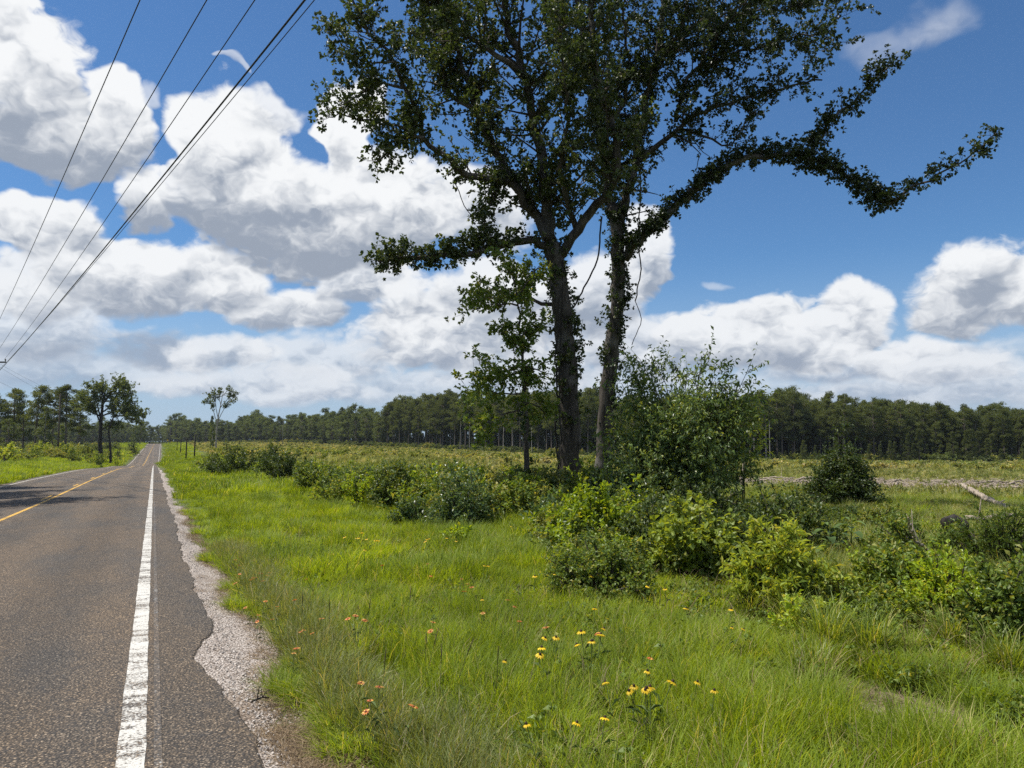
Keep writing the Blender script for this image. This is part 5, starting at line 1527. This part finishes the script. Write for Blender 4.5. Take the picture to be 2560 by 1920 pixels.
branch_thing('dead_stake', 'upright pale broken trunk in the brush right of the tall glossy shrub', [stand(1850, 26) + [0, 0, 0], stand(1852, 26) + [.02, 0, .7], stand(1855, 26) + [.06, 0, 1.25]], .07, .04, 'dead_wood', 'stump')
SL = []
for k in range(46):
    x = ri.uniform(1880, 2600); D = ri.uniform(39, 56)
    g = stand(x, D); a = ri.normal(.2, .6); L = ri.uniform(.8, 3.2)
    v = (rgt * math.cos(a) + np.array([fwd[0], fwd[1], 0]) * math.sin(a)) * L
    e = g + v; e[2] = gz(e[0], e[1])
    zz = ri.uniform(.2, .5)
    branch_thing('slash_branch', 'bleached branch in the strip of logging slash across the clearing', [g + [0, 0, zz], (g + e) / 2 + [0, 0, zz + ri.uniform(0, .2)], e + [0, 0, ri.uniform(.08, .6)]], ri.uniform(.035, .09), .018, 'dead_wood', 'branch',
                 [(ri.uniform(.3, .8), ri.standard_normal(3) * [.4, .4, .2] + [0, 0, .2], .02)], 'slash branches in the clearing')
for lab, a_, b_ in [('thin pale stick lying at the foot of the conical blue-green bush', (1060, 1312), (1105, 1297)), ('pale stick slanting out of the conical blue-green bush', (1190, 1290), (1207, 1304)), ('pale stick rising behind the conical blue-green bush', (1205, 1246), (1228, 1229)),
                    ('pale stick on the ground left of the sapling foot', (1262, 1302), (1315, 1290)), ('crooked pale stick in front of the sapling foot', (1290, 1312), (1325, 1297)), ('short dry stick near the foot of the bare oak trunk', (1335, 1275), (1372, 1268))]:
    A, B = pp(*a_, .06), pp(*b_, .14)
    branch_thing('dead_stick', lab, [A, (A + B) / 2 + [0, 0, .04], B], .02, .009, 'dead_wood', 'stick', [(.6, (.08, .12, .1), .006)])
# twigs on the shoulder
g = np.array([0.62, 5.05, float(road_z(5.05))])
branch_thing('fallen_twig', 'small dark dead twig lying on the pale gravel shoulder', [g + [-.03, .02, .012], g + [.03, 0, .03], g + [.07, .03, .015]], .007, .003, 'dark_wood', 'twig', [(.4, (.02, .01, .07), .004), (.5, (-.02, .02, .06), .003), (.6, (.06, -.01, .02), .003)])
for lab, x, y, dx, dy in [('pale dry twig lying on the asphalt edge beside the dead grass', .50, 3.62, .17, .02), ('short pale twig crossing the dry twig on the asphalt edge', .52, 3.55, .07, -.06)]:
    s = np.array([x, y, float(road_z(y)) + .008])
    branch_thing('fallen_twig', lab, [s, s + [dx * .5, dy * .5 + .01, .008], s + [dx, dy, .006]], .004, .002, 'dead_wood', 'twig')

# sedge tussocks
for lab, px, py, s in [('big arching sedge tussock at the front of the weeds', 2075, 1640, .72), ('blue-tinged sedge tussock left of the big arching one', 1985, 1590, .6), ('arching sedge tussock right of the big one', 2180, 1650, .66), ('sedge tussock at the foot of the pale willow-leaved bush', 1890, 1560, .55), ('small sedge tussock left of the bare sandy spot', 2010, 1700, .45), ('loose sedge tussock at the right edge in front of the dark weeds', 2500, 1700, .6), ('tall sedge tussock beside the thistle stalk', 2390, 1640, .58)]:
    g, D = on_ground(px, py)
    root = empty('sedge_tussock', g, lab, 'grass')
    for q in range(3):
        o = blades(ri, 110, .12 * s, .35 * s, .75 * s, .0065, .75, .55).build('blade_tuft', M['sedge'])
        o.parent = root
        o.location = (ri.normal(0, .09 * s), ri.normal(0, .09 * s), 0)

# flowers, each on its own stem
def flower_mesh(kind, rng):
    st, pe, di = MB(), MB(), MB()
    h = .33 if kind != 'w' else .10
    q = smooth_path([(0, 0, -.02), (rng.normal(0, .012), rng.normal(0, .012), h * .5), (0, 0, h)], .06)
    st.tube(q, .0022, 5)
    for z, a in ((.3, .5), (.5, 2.4), (.65, 4.4)):
        st.leaves(np.array([[0, 0, h * z]]), np.array([[math.cos(a), math.sin(a), .5]]), .07, width=.12, rng=rng)
    n = 11 if kind != 'w' else 6
    R0 = .023 if kind != 'w' else .016
    a = np.arange(n) * 6.283 / n
    dz = -.45 if kind == 'y' else .1
    d = np.stack([np.cos(a), np.sin(a), np.full(n, dz)], 1)
    pe.leaves(np.stack([.005 * np.cos(a), .005 * np.sin(a), np.full(n, h)], 1), d, R0 * rng.uniform(.85, 1.1, n), width=.26 if kind != 'w' else .4, fold=.05, droop=.1, upbias=3.0, rng=rng)
    k = 8
    b = np.arange(k) * 6.283 / k
    hh = .012 if kind == 'y' else .006
    rr = .0068
    ring = lambda r, z: np.stack([r * np.cos(b), r * np.sin(b), np.full(k, h + z)], 1)
    i = np.arange(k); j = (i + 1) % k
    di.add(np.vstack([ring(rr, -.002), ring(rr, hh * .5), ring(rr * .55, hh * .9), [[0, 0, h + hh]]]), np.vstack([np.stack([i, j, j + k, i + k], 1), np.stack([i + k, j + k, j + 2 * k, i + 2 * k], 1)]), np.stack([i + 2 * k, j + 2 * k, np.full(k, 3 * k)], 1))
    return [('stem', st.mesh('stem', M['stem'])), ('petal_ring', pe.mesh('petal_ring', M['petal_' + kind])), ('disc', di.mesh('disc', M['disc_dark' if kind == 'y' else 'disc_red' if kind == 'o' else 'petal_y'], True))]
FM = {k: [flower_mesh(k, ri) for _ in range(4)] for k in 'yow'}
def flower(kind, px, py, label, group, scale=1.0, tall=1.0):
    h = .33 if kind != 'w' else .10
    g, D = on_ground(px, py, h * scale * tall)
    name, cat = {'y': ('yellow_coneflower', 'flower'), 'o': ('orange_blanket_flower', 'flower'), 'w': ('white_flower', 'flower')}[kind]
    root = empty(name, g, label, cat, group)
    for nm, me in FM[kind][int(ri.integers(4))]:
        o = bpy.data.objects.new(nm, me); COL.objects.link(o); o.parent = root
    v = ri.uniform(.72, 1.22)
    root.scale = (scale * v, scale * v, scale * tall)
    root.rotation_euler = (ri.normal(0, .2), ri.normal(0, .2), ri.uniform(0, 6.28))
def c6(l, ox, oy): return [(ox + .3436 * x, oy + .3436 * y) for x, y in l]
YEL = c6([(1435, 950), (1415, 1005), (1335, 1045), (1520, 1045), (1545, 1045), (1455, 1085), (1505, 1090), (1470, 985)], 1100, 1350)
for px, py in YEL: flower('y', px, py, 'yellow coneflower with dark centre in the tight cluster in the right foreground grass', 'cluster of yellow coneflowers in the foreground', 1.1)
YEL2 = c6([(610, 660), (820, 675), (1030, 615), (1080, 655), (1085, 695), (1135, 695), (1110, 740), (1140, 750), (690, 772), (757, 790)], 1100, 1350)
for px, py in YEL2: flower('y', px, py, 'yellow coneflower in the loose drift across the middle of the verge', 'loose drift of yellow coneflowers', 1.1)
for (px, py), lab in zip(c6([(345, 867), (1105, 500), (1450, 325), (1065, 258), (1130, 255), (1775, 1005), (1970, 1090), (310, 190), (310, 440), (2030, 597), (2065, 635), (1740, 497), (2085, 505), (862, 250), (690, 250), (1655, 350), (757, 1340), (845, 1325), (1140, 1322)], 1100, 1350),
                         ['lone yellow coneflower left of the drift, above the dark plantain stalks', 'single yellow flower just above the loose drift', 'bright yellow flower at the right foot of the fine-leaved bush', 'yellow flower at the left foot of the fine-leaved bush', 'yellow flower beside the one at the fine-leaved bush foot', 'yellow flower right of the tight cluster, nearer the bush', 'yellow flower right of the tight cluster, low in the grass', 'small yellow flower near the far edge of the grass', 'yellow flower among the orange ones at mid verge', 'upper of two yellow flowers by the sedge', 'lower of two yellow flowers by the sedge', 'yellow flower left of the sedge tussocks', 'yellow flower touching the sedge tussocks', 'tiny yellow flower in front of the fine-leaved bush', 'tiny yellow flower left of the fine-leaved bush', 'tiny yellow flower below the lime bush', 'small pale yellow flower low in the front grass, leftmost of three', 'small pale yellow flower low in the front grass, middle of three', 'small pale yellow flower low in the front grass, rightmost of three']):
    flower('y', px, py, lab, 'scattered yellow flowers')
for px, py in c6([(540, 1420), (600, 1440), (650, 1450), (600, 1520), (570, 1400), (640, 1415), (680, 1440), (520, 1435)], 700, 850): flower('y', px, py, 'small yellow flower in the far drift left of the conical bush', 'far drift of yellow flowers', 1.2)
for px, py in c6([(1100, 1445), (1140, 1440), (1190, 1440), (1400, 1290), (1510, 1270), (1640, 1350), (1480, 1645), (1060, 1450), (1260, 1455)], 700, 850): flower('y', px, py, 'small yellow flower below the conical blue-green bush', 'yellow flowers below the conical bush', 1.1)
for px, py in c6([(330, 295), (360, 255), (410, 240), (420, 275), (470, 300), (515, 240), (300, 235), (350, 275), (440, 255), (380, 290), (240, 145), (280, 125), (250, 185), (395, 150)], 500, 1350): flower('o', px, py, 'orange flower in the patch beside the gravel shoulder', 'orange flower patch by the gravel', .95, .75)
for px, py in c6([(475, 440), (395, 470), (555, 490), (410, 550), (485, 555), (560, 580), (690, 657), (830, 638), (890, 577), (900, 665), (730, 430), (725, 790), (685, 825)], 500, 1350): flower('o', px, py, 'orange-red flower with dark centre scattered near the gravel edge', 'orange-red flowers along the gravel edge', .9, .8)
for px, py in c6([(1100, 540), (1125, 562), (1160, 540), (1610, 590), (1770, 600), (1355, 180), (1635, 240), (1670, 175), (1135, 1010), (1270, 1085), (1255, 1175), (1370, 1190), (960, 100), (870, 265), (1380, 1140)], 500, 1350) + c6([(130, 283), (180, 325), (265, 340), (160, 375), (480, 445), (490, 475), (340, 505), (820, 635), (1245, 657), (1485, 850), (550, 595)], 1100, 1350): flower('o', px, py, 'pale orange flower dotted through the open verge grass', 'orange flowers in the open grass', .95, 1.0)
flower('w', 1950, 1727, 'single small white flower low in the right foreground grass', None, 1.2)
# lone sunflower at the right edge
flower('y', 2552, 1349, 'lone larger yellow sunflower at the right edge of the picture', None, 1.9)

# dark plantain-like stalks in the verge
for k, (px, py) in enumerate(c6([(1610, 830), (1640, 850), (1810, 880), (1320, 980), (1500, 470), (1190, 560), (950, 540), (740, 500), (2150, 930), (1740, 960), (1070, 230), (690, 250)], 500, 1350)):
    g, D = on_ground(px, py, .32)
    b = MB(); a = ri.normal(0, .12, 2)
    b.tube(np.array([[0, 0, -.02], [a[0] * .15, a[1] * .15, .2], [a[0] * .35, a[1] * .35, .40]]), [.0016, .0014, .0012], 4)
    b.tube(np.array([[a[0] * .3, a[1] * .3, .35], [a[0] * .36, a[1] * .36, .41], [a[0] * .42, a[1] * .42, .46]]), [.002, .0034, .0015], 6)
    o = b.build('seed_stalk', M['stalk'], smooth=True); o.location = [float(v) for v in g]
    tag(o, 'thin dark seed stalk standing in the verge grass', 'stalk', 'dark seed stalks in the verge')

# fence posts beyond the hedge
for lab, px, base, top, D in [('nearest and tallest of the dark bare posts right of the road', 487, 1142, 1086, 108), ('second dark bare post from the hedge end', 466, 1143, 1096, 118), ('third dark bare post, in front of the far field', 452, 1126, 1098, 165), ('farthest and smallest dark bare post near the road crest', 443, 1116, 1099, 230)]:
    X, Y = col_at(px, D); g = gz(X, Y)
    h = P(px, top, D)[2] - g
    b = MB(); b.tube(np.array([[0, 0, -.3], [.03, 0, h * .5], [.06, .02, h]]), [.10, .095, .085], 8, wob=.04)
    o = b.build('fence_post', M['dark_wood'], smooth=True); o.location = (X, Y, g)
    tag(o, lab, 'post', 'dark posts along the field edge')
# warning sign on the far crest
X, Y = col_at(419, 500); g = gz(X, Y)
sg = empty('road_sign', (X, Y, g), 'small yellow diamond warning sign right of the road crest', 'sign')
b = MB(); b.box((0, 0, 1.1), (.08, .08, 2.2)); b.build('post', M['metal']).parent = sg
b = MB()
c_, s_ = math.cos(math.pi / 4), math.sin(math.pi / 4)
b.box((0, -.06, 2.5), (.95, .03, .95), [(c_, 0, s_), (0, 1, 0), (-s_, 0, c_)]); b.build('panel', M['sign']).parent = sg

# utility line: it comes along the left side and crosses over the road
def pole(label, X, Y, ztop, arm_dir, arm_half, arm_z):
    g = gz(X, Y)
    root = empty('utility_pole', (X, Y, g), label, 'utility pole', 'utility poles')
    h = ztop - g
    b = MB(); b.tube(np.array([[0, 0, -.3], [0, 0, h * .5], [0, 0, h]]), [.17, .145, .12], 12); b.build('pole', M['pole'], smooth=True).parent = root
    if arm_half:
        ax = np.array([arm_dir, np.cross([0, 0, 1.0], arm_dir), [0, 0, 1.0]])
        b = MB(); b.box(np.array([0, 0, arm_z - g]) + ax[1] * .17, (arm_half * 2, .10, .13), ax); arm = b.build('crossarm', M['pole']); arm.parent = root
        for s in (-.95, 0.0, .95):
            b = MB(); c = np.array([0, 0, arm_z - g + .07]) + ax[1] * .17 + arm_dir * arm_half * s
            b.tube(np.array([c, c + [0, 0, .06], c + [0, 0, .1], c + [0, 0, .16], c + [0, 0, .2]]), [.025, .03, .075, .055, .06], 10)
            b.build('insulator', M['ceramic'], smooth=True).parent = arm
    return root
Dp = 70.0
armz = float(P(-22, 905, Dp)[2])
tipA, tipB = P(12, 905, Dp), P(-56, 905, Dp)
ad = unit((tipA - tipB) * [1, 1, 0]); ah = float(np.linalg.norm((tipA - tipB) * [1, 1, 0])) / 2
pc = (tipA + tipB) / 2
pole('utility pole at the left edge, only its crossarm end and insulator in view', pc[0], pc[1], armz + .5, ad, ah, armz)
p2 = P(150, 1010, 150.0); pole('second utility pole hidden among the left pines', p2[0], p2[1], float(P(150, 985, 150.0)[2]), ad, 1.2, float(P(150, 990, 150.0)[2]))
for lab, x, D, top in [('left of two thin far utility poles beside the road crest', 417, 505, 1066), ('right of two thin far utility poles beside the road crest', 425, 480, 1068)]:
    X, Y = col_at(x, D); pole(lab, X, Y, float(P(x, top, D)[2]), ad, 0, 0)
def wire(label, A, B, ext, sag, r):
    A, B = np.asarray(A, float), np.asarray(B, float)
    t = np.linspace(0, ext, 70)[:, None]
    q = A + (B - A) * t
    q[:, 2] += sag * (t[:, 0] ** 2 - t[:, 0])
    b = MB(); b.tube(q, r, 6, cap=False)
    tag(b.build('power_line', M['wire'], smooth=True), label, 'wire', 'overhead wires crossing the sky')
DT = 14.3
for lab, (ax_, ay_), (bx_, by_), r in [('leftmost of the thin overhead wires crossing the sky', (-50, 898), (350, 0), .011), ('second thin overhead wire from the left', (-20, 898), (517, 0), .011), ('third thin overhead wire, ending at the visible insulator', (11, 898), (637, 0), .011),
                                        ('thick black overhead cable, rightmost but one', (-22, 948), (762, 0), .022), ('thin wire running just right of the thick black cable', (-22, 944), (786, 0), .010)]:
    wire(lab, P(ax_, ay_, Dp), P(bx_, by_, DT), 1.75, 1.2, r)
for lab, y0, y1 in [('faint far wire above the left pines, topmost', 898, 985), ('faint far wire above the left pines, middle', 905, 1000), ('faint far wire above the left pines, lowest', 945, 1018)]:
    A = P(-22, y0, Dp); B = P(150, y1, 150.0)
    wire(lab, A, B, 1.0, .8, .008)

# ------------------------------------------------------------------ summer air
def haze():
    b = MB()
    b.box((0, 420, 14), (2600, 1900, 56))
    m = bpy.data.materials.new('summer_haze')
    m.use_nodes = True
    t = NT(m.node_tree); t.n.clear()
    v = t.node('ShaderNodeVolumePrincipled')
    v.inputs['Color'].default_value = (0.74, 0.84, 1.0, 1)
    v.inputs['Density'].default_value = HAZE
    v.inputs['Anisotropy'].default_value = 0.2
    o = t.node('ShaderNodeOutputMaterial')
    t.l.new(v.outputs[0], o.inputs['Volume'])
    tag(b.build('haze', m), 'thin blue summer haze over the far woods', kind='stuff')
HAZE = 0.00007
haze()
